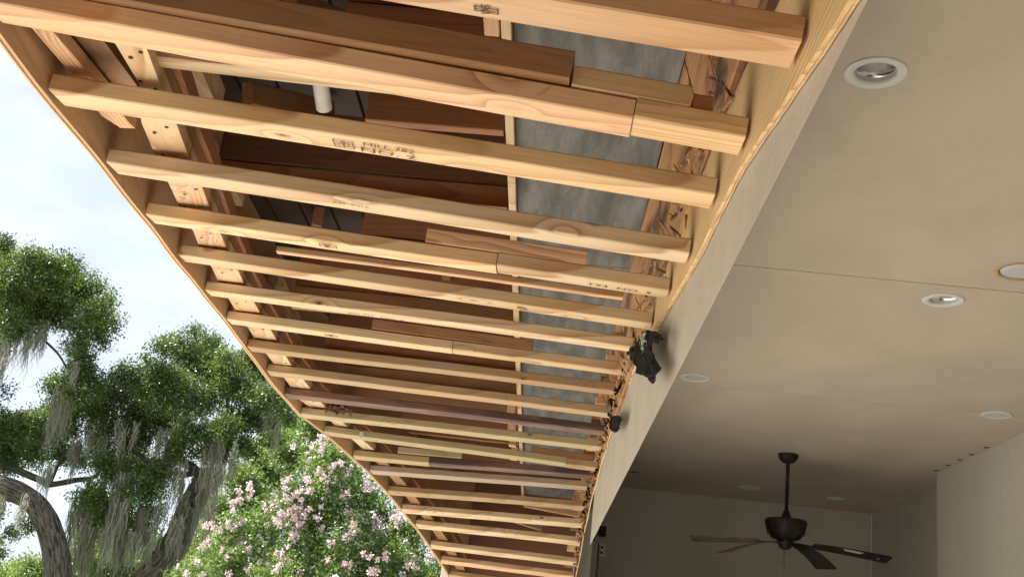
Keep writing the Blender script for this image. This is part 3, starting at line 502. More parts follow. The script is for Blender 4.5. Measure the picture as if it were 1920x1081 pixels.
# diagonal braces at the far end
for r in D['brace']:
    board('diagonal_brace', r[:3], r[3:], .035, .06, M[rq.choice(['oldtan', 'peach'])], ov, bow=.001)
# light blocks at the inner end of the rafters, and the long stick edging the grey sheet
box('ledger_strip', -.207, -.183, -.5, 9.9, 1.375, 1.45, M['plain'], ov, .002)
box('ledger', -.213, -.209, -.5, 9.9, 1.46, 1.75, M['oldtan'], ov)
box('end_block', -.250, -.214, 2.10, 2.36, 1.392, 1.46, M['peach'], ov, .002)
for y in (6.25, 6.65, 7.1, 7.6): box('end_block', -.262, -.215, y, y+.07, 1.30, 1.384, M['peach'], ov, .002)
# weathered grey sheets
yb = [-.5, 1.55, 3.9, 6.34, 8.78, 9.9]
for a_, b_ in zip(yb[:-1], yb[1:]): box('grey_sheet', -.181, .226, a_+.002, b_-.002, 1.40, 1.412, M['grey'], ov)
# stained plank leaning between the grey sheets and the inner plywood
for q, (a_, b_) in enumerate(((-.5, 2.38), (2.385, 5.1), (5.105, 7.6), (7.605, 9.9))):
    A = V((.224, a_, 1.392)); 
    board('stained_plank', (.292, a_, 1.16), (.292, b_, 1.16), .24, .03, M['rot'], ov, up=(.95, 0, .28), bow=.002)
for i in range(15):
    y = 4.3 + .4*i + .12
    if y < 9.6: box('end_block', .205, .272, y, y+.045+.02*(i % 3), interp(y, YY, ZRs)+.07, interp(y, YY, ZRs)+.13, M['peach' if i % 2 else 'rot'], ov, .003)

# inner curved plywood band (light, layered edge)
BY = [-1, .75, 1.141, 1.39, 1.618, 1.897, 2.145, 2.476, 2.925, 3.228, 3.6, 4.1, 4.57, 5, 5.4, 5.8, 6.2, 6.55, 6.93, 7.3, 7.7, 8.1, 8.45, 8.85, 9.22, 9.6, 10.3]
BZ = [.75, .70, .762, .804, .845, .895, .915, .932, .985, 1.020, 1.062, 1.135, 1.170, 1.180, 1.176, 1.168, 1.152, 1.12, 1.10, 1.08, 1.03, .963, .88, .775, .69, .60, .42]
rows = []; rows2 = []
y = -1.0
while y < 3.95:
    z = interp(y, BY, BZ) + .0008*math.sin(y*23) + .0006*math.sin(y*61)
    rows.append([(.292, y, z), (.2985, y, z-.001), (.2985, y, z+.20), (.292, y, z+.20)])
    rows2.append([(.2995, y, z-.001+.0007*math.sin(y*40)), (.3045, y, z+.001), (.3045, y, z+.19), (.2995, y, z+.19)])
    y += .03
band = strip('inner_plywood_band', rows, M['plyfresh'], ov); band['label'] = 'pale bent plywood band along the inner edge'
strip('plywood_layer', rows2, M['plyedge'], ov)
# beyond the tear only broken lengths of the thin edge remain
for q, (a_, b_) in enumerate(((4.02, 4.5), (4.56, 5.3), (5.5, 6.05), (6.12, 8.2), (8.25, 10.0))):
    rows = []; n = max(4, int((b_-a_)/.05))
    for i in range(n+1):
        y = a_ + (b_-a_)*i/n; z = interp(y, BY, BZ) - .006 + .003*math.sin(y*17+q); xx = .2985 + .002*math.sin(y*7+q)
        rows.append([(xx, y, z), (xx+.0055, y, z-.001), (xx+.0055, y, z+.05), (xx, y, z+.05)])
    strip('plywood_layer', rows, M['plyedge'], ov)
# rotten shards between the joist ends and the plywood
def shards(name, spots, mat, parent, rr, n, smin, smax):
    vs, fs = [], []
    for _ in range(n):
        y = rr.uniform(*spots); x = rr.uniform(.262, .297); z = interp(y, BY, BZ) + rr.uniform(-.004, .085)
        d = V((rr.uniform(-.5, .5), rr.uniform(-1, 1), rr.uniform(-1, .6))).normalized(); s = rr.uniform(smin, smax); w_ = s*rr.uniform(.2, .5)
        u = d.cross(V((rr.random(), rr.random(), rr.random()))).normalized(); v_ = d.cross(u)
        c = V((x, y, z)); b0 = len(vs)
        for t, ww in ((-.5, .5), (-.1, 1.), (.3, .8), (.55, .15)):
            for k in range(4):
                an = k*math.pi/2 + rr.uniform(-.3, .3); p = c + d*s*t + u*math.cos(an)*w_*ww*.5 + v_*math.sin(an)*w_*ww*.3
                p.x = min(p.x, .2975); vs.append(p)
        for i in range(3):
            for k in range(4): fs.append((b0+i*4+k, b0+i*4+(k+1) % 4, b0+i*4+4+(k+1) % 4, b0+i*4+4+k))
        fs.append((b0, b0+3, b0+2, b0+1)); fs.append((b0+12, b0+13, b0+14, b0+15))
    return obj_me(name, pyd(name, vs, fs), mat, parent)
rs = random.Random(12)
shards('rotten_wood', (3.95, 9.0), M['rot'], ov, rs, 560, .015, .055)['kind'] = 'stuff'
shards('rotten_felt_shreds', (4.4, 8.6), M['felt'], ov, rs, 260, .012, .05)['kind'] = 'stuff'
vs, fs = [], []
def splinters():
    bm = bmesh.new(); rr = random.Random(5)
    for _ in range(110):
        y = rr.uniform(1.9, 4.0); base = V((.245 + rr.uniform(0, .04), y, 1.10 + rr.uniform(-.02, .16)*1.0 + max(0, (y-2.9))*.09)); s = rr.uniform(.02, .09)
        d = V((rr.uniform(-.3, .3), rr.uniform(-1, 1), rr.uniform(-.6, .3))).normalized()*s; wv = V((0, 0, 1)).cross(d).normalized()*rr.uniform(.0015, .005)
        up_ = V((0, 0, rr.uniform(.002, .01)))
        q = [base-wv-d*.5, base+wv-d*.5, base+d*.5+wv*.2, base+d*.5-wv*.2]
        a = [bm.verts.new(p) for p in q]; b = [bm.verts.new(p+up_) for p in q]
        bm.faces.new(a); bm.faces.new(b[::-1])
        for i in range(4): bm.faces.new((a[i], b[i], b[(i+1) % 4], a[(i+1) % 4]))
    me = bpy.data.meshes.new('splinters'); bm.to_mesh(me); bm.free(); return me
o = obj_me('splinters', splinters(), M['rot'], ov); o['kind'] = 'stuff'

# clump of dark debris caught on the greenish joist, and a scrap of paper on the next one
def clump(name, c, n, sx, s0, mat, seed):
    bm = bmesh.new(); rr = random.Random(seed)
    for _ in range(n):
        p = V(c) + V((rr.gauss(0, sx), rr.gauss(0, .012), rr.gauss(0, .012))); d = V((rr.uniform(-1, 1), rr.uniform(-1, 1), rr.uniform(-1, 1))).normalized()*rr.uniform(.5, 1.4)*s0
        q = d.cross(V((rr.random(), rr.random(), rr.random()+.1))).normalized()*s0*rr.uniform(.1, .35); u = d.cross(q).normalized()*s0*.15
        a = [bm.verts.new(t) for t in (p-d*.5-q, p-d*.5+q, p+d*.5+q*.4, p+d*.5-q*.4)]; b = [bm.verts.new(t.co+u) for t in a]
        bm.faces.new(a); bm.faces.new(b[::-1])
        for i in range(4): bm.faces.new((a[i], b[i], b[(i+1) % 4], a[(i+1) % 4]))
    me = bpy.data.meshes.new(name); bm.to_mesh(me); bm.free(); return obj_me(name, me, mat)
jx, jz = -1.20, J[11][2] + .04
tag(clump('rot_debris', (jx, J[11][0]-.006, jz+.006), 90, .045, .028, M['old2'], 3), 'clump of dark rotten debris lying on the greenish joist near its left end', 'debris', kind='stuff')
pz = J[12][2] - .012
me = pyd('paper_scrap', [(0, 0, 0), (.020, .002, .004), (.026, 0, -.024), (.012, -.003, -.036), (-.002, -.002, -.020)] + [(0, .001, 0), (.020, .003, .004), (.026, .001, -.024), (.012, -.002, -.036), (-.002, -.001, -.020)], [(0, 1, 2, 3, 4), (9, 8, 7, 6, 5)] + [(k, k+5, (k+1) % 5+5, (k+1) % 5) for k in range(5)])
tag(obj_me('paper_scrap', me, M['bladew'], None, Matrix.Translation((-1.112, J[12][0]-.006, pz+.03))), 'small white paper scrap stuck on a greenish joist near the fascia', 'scrap')
# painted beam face and everything above it
rows = []
for y in [-2.5 + .25*i for i in range(52)]:
    zt = max(interp(y, BY, BZ)+.16, .9) if y > -1 else 1.0
    rows.append([(.3065, y, .749), (.335, y, .825), (.335, y, zt), (.3065, y, zt)])
beam = strip('beam_face', [r for r in rows if r[0][1] < 7.3], M['beige'], ov); beam['label'] = 'beige painted board below the joists, level along its lower edge'
box('header_board', .3075, .335, -2.5, 10.4, 1.395, 1.75, M['old'], ov)
rows = []
for y in [-2.5 + .25*i for i in range(52)]:
    zt = max(interp(y, BY, BZ)+.16, .9) if y > -1 else 1.0
    rows.append([(.308, y, zt+.001), (.335, y, zt+.001), (.335, y, 1.394), (.308, y, 1.394)])
strip('header_board', rows, M['old2'], ov)
prof = [(-1.62, 1.825)]; xx = -1.62
while xx < .2:
    prof += [(xx+.004, 1.801), (xx+.132, 1.801), (xx+.136, 1.815)]; xx += .14
prof += [(.336, 1.801), (.336, 1.825)]
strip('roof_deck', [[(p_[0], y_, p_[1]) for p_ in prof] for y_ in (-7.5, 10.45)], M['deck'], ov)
box('roof_covering', -1.70, 3.1, -7.6, 10.85, 1.83, 1.87, M['shingle'], ov)  # roof and deck extended unseen behind the camera to shade the ground
box('gable_board', -.652, .305, 10.30, 10.33, .5, 1.80, M['old2'], ov)
# drain pipe
a_, b_ = V(D['pipe'][0]), V(D['pipe'][1]); d = (b_-a_)
bm = bmesh.new(); bmesh.ops.create_cone(bm, cap_ends=False, segments=28, radius1=.024, radius2=.024, depth=d.length)
me = bpy.data.meshes.new('drain_pipe'); bm.to_mesh(me); bm.free()
po = obj_me('drain_pipe', me, M['pvc'], None, Matrix.Translation((a_+b_)/2) @ d.to_track_quat('Z', 'Y').to_matrix().to_4x4(), True)
sm = po.modifiers.new('wall', 'SOLIDIFY'); sm.thickness = .004
tag(po, 'white plastic drain pipe in the dark roof space', 'pipe')

# grade stamps printed on the lumber
def stamp(text, k, px_x, yoff, size, parent, rot=0., squash=1., mat='ink', spacing=1.0):
    y, xl, zl, xr, zr = J[k]; t = (px_x-xl)/(xr-xl); z = zl+(zr-zl)*t
    cu = bpy.data.curves.new('grade_stamp', 'FONT'); cu.body = text; cu.size = size; cu.space_character = spacing; cu.align_x = 'CENTER'; cu.align_y = 'CENTER'
    cu.resolution_u = 2; cu.extrude = .0001
    tmp = bpy.data.objects.new('t', cu); C.objects.link(tmp); bpy.context.view_layer.update()
    me = bpy.data.meshes.new_from_object(tmp); bpy.data.objects.remove(tmp)
    X = V((1, 0, (zr-zl)/(xr-xl))).normalized(); 
    # seen from below: x to the right, letter tops point towards the camera (-Y)
    sl = slope(k); Yv = V((0, -1, -sl)).normalized(); Zv = X.cross(Yv).normalized()
    O = V((px_x, y+yoff, z+yoff*sl-.0026))
    m = Matrix(((X.x, Yv.x, Zv.x, O.x), (X.y, Yv.y, Zv.y, O.y), (X.z, Yv.z, Zv.z, O.z), (0, 0, 0, 1))) @ Matrix.Rotation(rot, 4, 'Z') @ Matrix.Diagonal((squash, 1, 1, 1))
    me.materials.clear()
    return obj_me('grade_stamp', me, M[mat], parent, m)
def frame_me(w_, h_, t):
    vs, fs = [], []
    for (x0, x1, y0, y1) in ((-w_, w_, h_-t, h_), (-w_, w_, -h_, -h_+t), (-w_, -w_+t, -h_+t, h_-t), (w_-t, w_, -h_+t, h_-t), (-t*.4, t*.4, -h_+t, h_-t)):
        b0 = len(vs); vs += [(x0, y0, 0), (x1, y0, 0), (x1, y1, 0), (x0, y1, 0), (x0, y0, .0002), (x1, y0, .0002), (x1, y1, .0002), (x0, y1, .0002)]
        fs += [(b0, b0+1, b0+2, b0+3), (b0+4, b0+7, b0+6, b0+5)] + [(b0+i, b0+4+i, b0+4+(i+1) % 4, b0+(i+1) % 4) for i in range(4)]
    return pyd('grade_mark', vs, fs)
def mark(k, px_x, yoff, w_, h_, parent, rot=0., txt='WS'):
    s = stamp(txt, k, px_x, yoff, h_*1.15, parent, rot, .9)
    o = obj_me('grade_mark', frame_me(w_, h_, .0022), M['ink'], parent, s.matrix_basis @ Matrix.Diagonal((1/.9, 1, 1, 1)))
s2 = S['2stamp']
mark(2, s2-.035, .045, .022, .020, joists[2])
stamp('MILL 782', 2, s2+.065, .026, .022, joists[2], squash=1.35)
stamp('NO. 2', 2, s2+.06, .060, .030, joists[2], squash=1.6)
mark(4, S['4stamp'], .045, .014, .026, joists[4], math.pi/2)
stamp('T93  NO. 2', 4, S['4stamp2'], .05, .026, joists[4], squash=1.5)
mark(5, S['5stamp'], .045, .010, .022, joists[5], .3)
stamp('KD-HT  NO. 2', 6, S['6stamp'], .06, .022, joists[6], squash=1.6)
mark(7, S['7stamp'], .045, .016, .026, joists[7], math.pi/2)
stamp('KD  MILL', 3, S['3stamp'], .03, .016, joists[3], squash=1.5)
mark(0, S['0stamp'], .06, .008, .018, joists[0], math.pi/2)

# ------------------------------------------------------------ torn roofing felt
def felt(name, pts, label, xb):
    c = V((0, 0, 0))
    for p in pts: c += V(p)
    c /= len(pts)
    bm = bmesh.new(); vv = [bm.verts.new((0, p[1]-c.y, p[2]-c.z)) for p in pts]
    f_ = bm.faces.new(vv); bmesh.ops.triangulate(bm, faces=[f_])
    bmesh.ops.subdivide_edges(bm, edges=bm.edges, cuts=3, use_grid_fill=True)
    from mathutils import noise as mn
    for v_ in bm.verts:
        q = v_.co*30; v_.co.x = .016*mn.noise(q*.7) + .006*mn.noise(q*2.2); pass
    me = bpy.data.meshes.new(name); bm.to_mesh(me); bm.free()
    o = obj_me(name, me, M['felt'], None, Matrix.Translation((xb, c.y, c.z)))
    m_ = o.modifiers.new('thick', 'SOLIDIFY'); m_.thickness = .0022
    return tag(o, label, 'roofing felt')
felt('torn_felt', D['felt'], 'large torn black felt scrap dangling from the joist ends in front of the beige board', .262)
felt('torn_felt', D['felt2'], 'small square black felt scrap stuck at a dark joist end', .272)
# pale fluff tangled in the big scrap
bm = bmesh.new(); rr = random.Random(9); fb = V(D['felt'][5])
for _ in range(46):
    p = fb + V((-.012+rr.uniform(-.006, .004), rr.uniform(-.05, .05), rr.uniform(-.014, .022)))
    for s in range(4):
        q = p + V((rr.uniform(-.004, .004), rr.uniform(-.02, .02), rr.uniform(-.012, .012)))
        w_ = V((.0, rr.uniform(-.001, .001), .0012)); a = [bm.verts.new(t) for t in (p-w_, q-w_, q+w_, p+w_)]
        bm.faces.new(a); p = q
me = bpy.data.meshes.new('fluff'); bm.to_mesh(me); bm.free()
tag(obj_me('insulation_fluff', me, M['bladew']), 'white stringy fluff tangled in the torn black felt', 'fluff', kind='stuff')

# ------------------------------------------------------------ porch room
hs = empty('house', (1.5, 9.9, -1.5), 'house with a painted porch ceiling and grey green stucco walls', 'house')
CZ = 1.55
lights = D['lights']
def cut_panel(name, x0, x1, y0, y1, holes):
    o = box(name, x0, x1, y0, y1, CZ, CZ+.014, M['ceil'], hs)
    for (hx, hy, hr) in holes:
        if not (x0 < hx < x1 and y0-.1 < hy < y1+.1): continue
        bm = bmesh.new(); bmesh.ops.create_cone(bm, cap_ends=True, segments=48, radius1=hr, radius2=hr, depth=.3)
        me = bpy.data.meshes.new('cut'); bm.to_mesh(me); bm.free()
        c = bpy.data.objects.new('cut', me); C.objects.link(c); c.matrix_world = Matrix.Translation((hx, hy, CZ))
        md = o.modifiers.new('b', 'BOOLEAN'); md.object = c; md.operation = 'DIFFERENCE'; md.solver = 'EXACT'
        bpy.context.view_layer.update()
        dg = bpy.context.evaluated_depsgraph_get(); nm = bpy.data.meshes.new_from_object(o.evaluated_get(dg))
        o.modifiers.clear(); o.data = nm; bpy.data.objects.remove(c)
    return o
lights[2] = [lights[2][0] + .035, lights[2][1]]
holes = [(x, y, .064 if i != 2 else .088) for i, (x, y) in enumerate(lights)]
ysm = [-2.5, .55, 2.35, 4.156, 6.075, 7.9, 9.905]
# seams only where the panels show them; the others are filled and painted
for (a_, b_) in ((-2.5, 4.155), (4.161, 6.0725), (6.0755, 9.905)):
    cut_panel('ceiling_panel', .336, 2.95, a_, b_, holes)
box('ceiling_backing', .336, 2.95, -2.5, 9.905, CZ+.12, CZ+.13, M['dark'], hs)
box('seam_tape', .336, 2.95, 4.13, 4.18, CZ+.015, CZ+.02, M['dark'], hs)
box('seam_tape', .336, 2.95, 6.05, 6.10, CZ+.015, CZ+.02, M['ceil'], hs)
tag(box('back_wall', .30, 2.80, 9.908, 10.1, -1.5, 1.72, M['wall'], hs))
box('light_block_wall', -9, .2, -3.9, -3.6, -1.5, 3.2, M['wall'], hs)  # unseen wall added behind the camera to block light on the joist sides
box('side_wall', 2.80, 2.95, 7.85, 9.907, -1.5, 1.549, M['wall'], hs)
box('side_wall', 2.655, 2.95, -.6, 7.846, -1.5, 1.549, M['wall'], hs)
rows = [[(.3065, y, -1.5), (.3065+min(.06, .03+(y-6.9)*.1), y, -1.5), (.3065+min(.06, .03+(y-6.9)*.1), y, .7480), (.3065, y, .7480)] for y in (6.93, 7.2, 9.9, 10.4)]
strip('porch_wall', rows, M['shadewall'], hs)
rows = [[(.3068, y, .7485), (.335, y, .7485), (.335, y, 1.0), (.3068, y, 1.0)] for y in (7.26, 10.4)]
strip('porch_wall', rows, M['shadewall'], hs)  # far end of the beige band, shade put into its colour
# dark oval marks along the ceiling edge
for (x, y) in D['dots']:
    lathe('ceiling_hole_patch', [(.0, -.0012), (.017, -.0012), (.017, 0.0)], M['dark'], hs, (min(x, 2.63), y, CZ-.0003), 20, cap=False)

# downlights
def downlight(i, x, y, label, lens=False, baffle='white', R=.081):
    r = empty('downlight', (x, y, CZ), label, 'downlight', 'downlights in the porch ceiling')
    lathe('trim_ring', [(R, -.0005), (R, -.003), (R-.006, -.006), (R-.024, -.0045), (R-.026, -.001), (R-.028, .002)], M['white'], r, (x, y, CZ), cap=False)
    if lens:
        lathe('lens', [(0.001, -.006), (.04, -.0055), (R-.026, -.003)], M['lens'], r, (x, y, CZ), cap=False)
    else:
        lathe('baffle', [(R-.0265, .001), (R-.0275, .008), (R-.0285, .016)], M['white'], r, (x, y, CZ), cap=False)
        lathe('reflector', [(R-.0275, .0145), (R-.0290, .0145), (R-.030, .03), (R-.036, .07), (R-.05, .10), (.012, .112), (.001, .113)], M['chrome'], r, (x, y, CZ), cap=False)
        b_ = lathe('bulb', [(.001, .05), (.018, .053), (.027, .065), (.022, .085), (.012, .108)], M['lens'], r, (x, y, CZ), n=24, cap=False)
    return r
LB = ['large white downlight nearest the camera with a silver reflector, beside the beige board', 'white recessed downlight just past the long ceiling seam',
      None, 'dim shallow downlight close to the beige board beside the second seam', 'white downlight near the right wall below the cut lamp hole', 'small white downlight right of the fan rod', 'faint flat downlight left of the fan rod', 'faint far downlight half hidden by the beige board']
for i, (x, y) in enumerate(lights):
    if i == 2: continue
    if i == 7: continue
    downlight(i, x, y, LB[i], lens=(i in (3, 4, 6)))
x, y = lights[2]
r = empty('open_lamp_hole', (x, y, CZ), 'grey lamp disc in a raw wood rimmed hole, cut by the right edge', 'ceiling lamp')
lathe('cut_rim', [(.100, -.0006), (.100, -.0016), (.082, -.0016), (.082, .012)], M['plyfresh'], r, (x, y, CZ), cap=False)
lathe('lens', [(.001, -.004), (.05, -.004), (.076, .0), (.079, .010)], M['lens'], r, (x, y, CZ), cap=False)

# ceiling fan
fx, fy = 1.6163, 7.727
fan = empty('ceiling_fan', (fx, fy, .96), 'dark weathered ceiling fan with drooping peeling blades hanging from a long rod', 'ceiling fan')
lathe('canopy', [(.068, .0), (.068, -.012), (.060, -.035), (.040, -.056), (.018, -.064)], M['rust'], fan, (fx, fy, CZ), 40)
lathe('down_rod', [(.0135, 1.49), (.0125, 1.14)], M['rust'], fan, (fx, fy, 0), 20)
lathe('rod_collar', [(.017, 1.17), (.022, 1.155), (.035, 1.122), (.052, 1.108)], M['rust'], fan, (fx, fy, 0), 24)
hp = [(.06, 1.112), (.132, 1.108), (.138, 1.098), (.132, 1.07), (.118, 1.02), (.096, .985), (.060, .972)]
mo = lathe('motor_housing', hp, M['rust'], fan, (fx, fy, 0), 48)
for k in range(24):
    an = 2*math.pi*k/24; c_, s_ = math.cos(an), math.sin(an)
    board('housing_rib', (fx+c_*.137, fy+s_*.137, 1.095), (fx+c_*.117, fy+s_*.117, 1.01), .006, .004, M['rust'], mo, bevel=.0008, up=(c_, s_, .2), seg=2)
lathe('switch_housing', [(.052, .972), (.050, .945), (.038, .925), (.030, .915), (.001, .912)], M['rust'], fan, (fx, fy, 0), 32, cap=False)
tips = [((1.022, 7.95, .942), 'bladeb', 0), ((1.145, 7.30, .790), 'bladeb', 1), ((1.727, 7.12, .746), 'blade', 1), ((2.306, 7.75, .916), 'blade', 2), ((1.70, 8.28, 1.02), 'blade', 0)]
for i, (tp, mt, tw) in enumerate(tips):
    hub = V((fx+.008, fy, .958)); tpv = V(tp); d = tpv-hub; L = d.length; X = V((d.x, d.y, 0)).normalized(); Yv = V((-X.y, X.x, 0)); droop = d.z
    sgn = {0: .16, 1: .12, 2: .10, 3: -.20, 4: .1}[i]
    prof = [(.17, .040), (.22, .052), (.32, .058), (.45, .062), (.56, .065), (L-.02, .068), (L-.004, .066), (L, .058)]
    top, vs, fs = [], [], []
    for (s, hw) in prof:
        z = droop*(.35*(s/L)+.65*(s/L)**2)
        for e in (-1, 1):
            z2 = z + sgn*e*hw
            p = hub + X*s + Yv*e*hw; p.z = hub.z + z2
            vs.append(p); vs.append(p + V((0, 0, .006)))
    n = len(prof)
    for j in range(n-1):
        a = j*4; b = a+4
        fs += [(a, a+2, b+2, b), (a+1, b+1, b+3, a+3), (a, b, b+1, a+1), (a+2, a+3, b+3, b+2)]
    fs += [(0, 1, 3, 2), (n*4-4, n*4-2, n*4-1, n*4-3)]
    bl = obj_me('blade', fix(pyd('blade', vs, fs)), M[mt], fan)
    # iron
    board('blade_iron', hub + X*.05, hub + X*.20 + V((0, 0, droop*.12-.006)), .034, .006, M['rust'], fan, bevel=.001, y0=-.017, seg=4)
    if i == 3:
        bl['label'] = 'dark blade with white peeled patches'
        for (s0, s1, o0, o1) in ((.36, .50, -.052, -.015), (.60, .625, .0, .02)):
            pv = []
            for (s, o_) in ((s0, o0), ((s0+s1)/2, o0-.004), (s1, o0+.004), (s1-.02, o1), (s0+.02, o1-.01)):
                z = droop*(.35*(s/L)+.65*(s/L)**2) + sgn*o_
                p = hub + X*s + Yv*o_; p.z = hub.z + z - .0012; pv.append(p)
            me = pyd('peeled_patch', pv + [p + V((0, 0, .0008)) for p in pv], [tuple(range(5)), tuple(range(9, 4, -1))] + [(k, k+5, (k+1) % 5+5, (k+1) % 5) for k in range(5)])
            obj_me('peeled_patch', me, M['bladew'], bl)
lathe('pull_chain', [(.0022, .914), (.0022, .82)], M['rust'], fan, (fx-.008, fy-.01, 0), 8)
lathe('chain_fob', [(.002, .82), (.006, .812), (.006, .785), (.002, .778)], M['bladeb'], fan, (fx-.008, fy-.01, 0), 12)

# outlet plate and dark box on the back wall
X, Y, Z = D['outlet']
ol = empty('wall_outlet', (X, 9.907, Z), 'pale two socket outlet plate low on the back wall beside the beige board', 'outlet')
box('cover_plate', X-.033, X+.033, 9.900, 9.9075, Z-.055, Z+.050, M['white'], ol, .002)
for dz in (-.024, .022): lathe('socket', [(.001, .0), (.011, 0), (.012, .003)], M['dark'], ol, (0, 0, 0), 16, cap=False).matrix_basis = Matrix.Translation((X, 9.8985, Z+dz)) @ Matrix.Rotation(-math.pi/2, 4, 'X')
X, Y, Z = D['box']
jb = empty('junction_box', (X, 9.907, Z), 'small dark box on the back wall directly above the outlet', 'junction box')
box('box_body', X-.033, X+.033, 9.880, 9.9075, Z-.045, Z+.042, M['felt'], jb, .003)
box('box_cover', X-.027, X+.027, 9.876, 9.8795, Z-.037, Z+.034, M['rust'], jb, .001)

# white column at the far outer corner
pc = empty('porch_column', (-.80, 9.75, -1.5), 'white square porch column at the far end of the overhang', 'column')
box('shaft', -0.859, -.50, 10.38, 10.70, -1.36, 1.82, M['col'], pc, .006)
box('base', -.91, -.46, 10.34, 10.74, -1.5, -1.361, M['col'], pc, .008)

# ------------------------------------------------------------ trees
def tube(name, paths, mat, parent, sides=14, knob=.10, seed=1):
    rr = random.Random(seed); vs, fs, uvs = [], [], []
    from mathutils import noise as mn
    for path in paths:
        P = [V(p[:3]) for p in path]; Rd = [p[3] for p in path]
        # catmull-rom resample
        pts, rad = [], []
        for i in range(len(P)-1):
            p0, p1, p2, p3 = P[max(i-1, 0)], P[i], P[i+1], P[min(i+2, len(P)-1)]
            for s in range(8):
                t = s/8; pts.append(.5*((2*p1)+(p2-p0)*t+(2*p0-5*p1+4*p2-p3)*t*t+(3*p1-p0-3*p2+p3)*t**3)); rad.append(Rd[i]*(1-t)+Rd[i+1]*t)
        pts.append(P[-1]); rad.append(Rd[-1]); b0 = len(vs); vlen = 0; u = None
        for i, p in enumerate(pts):
            d = (pts[min(i+1, len(pts)-1)]-pts[max(i-1, 0)]).normalized()
            if u is None: u = d.cross(V((0, 1, .1))).normalized()
            u = (u - d*u.dot(d)).normalized(); v_ = d.cross(u)
            if i: vlen += (p-pts[i-1]).length
            for k in range(sides+1):
                a = 2*math.pi*k/sides; q = p + (u*math.cos(a)+v_*math.sin(a))*rad[i]
                nn = 1 + knob*1.8*mn.noise(V((math.cos(a)*1.3, math.sin(a)*1.3, vlen*1.4))+V((seed, 0, 0))) + knob*.8*mn.noise(V((math.cos(a)*4, math.sin(a)*4, vlen*3)))
                vs.append(p + (q-p)*nn); uvs.append((k/sides*max(1, rad[i]*12), vlen))
        for i in range(len(pts)-1):
            for k in range(sides):
                a = b0+i*(sides+1)+k; fs.append((a, a+1, a+sides+2, a+sides+1))
    me = pyd(name, vs, fs); ul = me.uv_layers.new(name='UVMap')
    for l in me.loops: ul.data[l.index].uv = uvs[l.vertex_index]
    return obj_me(name, me, mat, parent, None, True)
def leaves(name, blobs, mat, parent, leaf=(.055, .024), dens=1.0, seed=1, tuft=.13, per=26, gap=.35, flat=.75, bright=None, rodd=.5):
    g = np.random.default_rng(seed); out = []; tint = []
    for (bx, by, bz, br) in blobs:
        nt_ = max(5, int(dens*(br/.4)**2*62))
        d = g.normal(size=(nt_, 3)); d /= np.linalg.norm(d, axis=1)[:, None]
        rad = br*(g.random(nt_)**.45)*(1+.25*np.sin(d[:, 0]*5+bx*3)*np.cos(d[:, 2]*6+bz*2)+.12*g.normal(size=nt_))
        c = np.array((bx, by, bz)) + d*rad[:, None]*np.array((1, 1, flat))
        # open gaps with a smooth field
        fld = np.sin(c[:, 0]*4.1+c[:, 2]*2.3+seed)+np.sin(c[:, 2]*5.7-c[:, 0]*1.9)+np.sin(c[:, 1]*4.3+c[:, 2]*3)
        c = c[fld > -1.55+gap]
        for q in c:
            n = int(per*g.uniform(.6, 1.4)); ax = g.normal(size=3); ax[2] *= .5; ax /= np.linalg.norm(ax)
            pts = q + g.normal(size=(n, 3))*tuft*.42 + np.outer(g.uniform(-1, 1, n), ax)*tuft*.8
            dirs = (pts-q)/tuft + g.normal(size=(n, 3))*.6 + ax*.3; dirs /= np.linalg.norm(dirs, axis=1)[:, None]
            up = g.normal(size=(n, 3))*.7; up[:, 2] += .9
            sd_ = np.cross(dirs, up); sd_ /= np.linalg.norm(sd_, axis=1)[:, None]+1e-9
            L_ = leaf[0]*g.uniform(.6, 1.25, (n, 1)); W_ = leaf[1]*g.uniform(.7, 1.3, (n, 1))
            quad = np.stack([pts-dirs*L_*.5, pts+sd_*W_*.5-dirs*L_*.05, pts+dirs*L_*.5, pts-sd_*W_*.5-dirs*L_*.05], 1)
            out.append(quad); base = g.beta(1.6, 2.4); tint.append(np.clip(base + g.normal(size=n)*.16, 0, 1))
    Q = np.concatenate(out); T = np.concatenate(tint); n = len(Q)
    return quads(name, Q, T, mat, parent)
def quads(name, Q, T, mat, parent):
    n = len(Q); me = bpy.data.meshes.new(name)
    me.vertices.add(n*4); me.vertices.foreach_set('co', Q.reshape(-1).astype(np.float32))
    me.loops.add(n*4); me.loops.foreach_set('vertex_index', np.arange(n*4, dtype=np.int32))
    me.polygons.add(n); me.polygons.foreach_set('loop_start', np.arange(0, n*4, 4, dtype=np.int32)); me.polygons.foreach_set('loop_total', np.full(n, 4, dtype=np.int32))
    me.update(calc_edges=True); me.validate()
    ca = me.color_attributes.new('tint', 'FLOAT_COLOR', 'POINT')
    col = np.ones((n*4, 4), np.float32); col[:, :3] = np.repeat(T, 4)[:, None]; ca.data.foreach_set('color', col.reshape(-1))
    return obj_me(name, me, mat, parent)
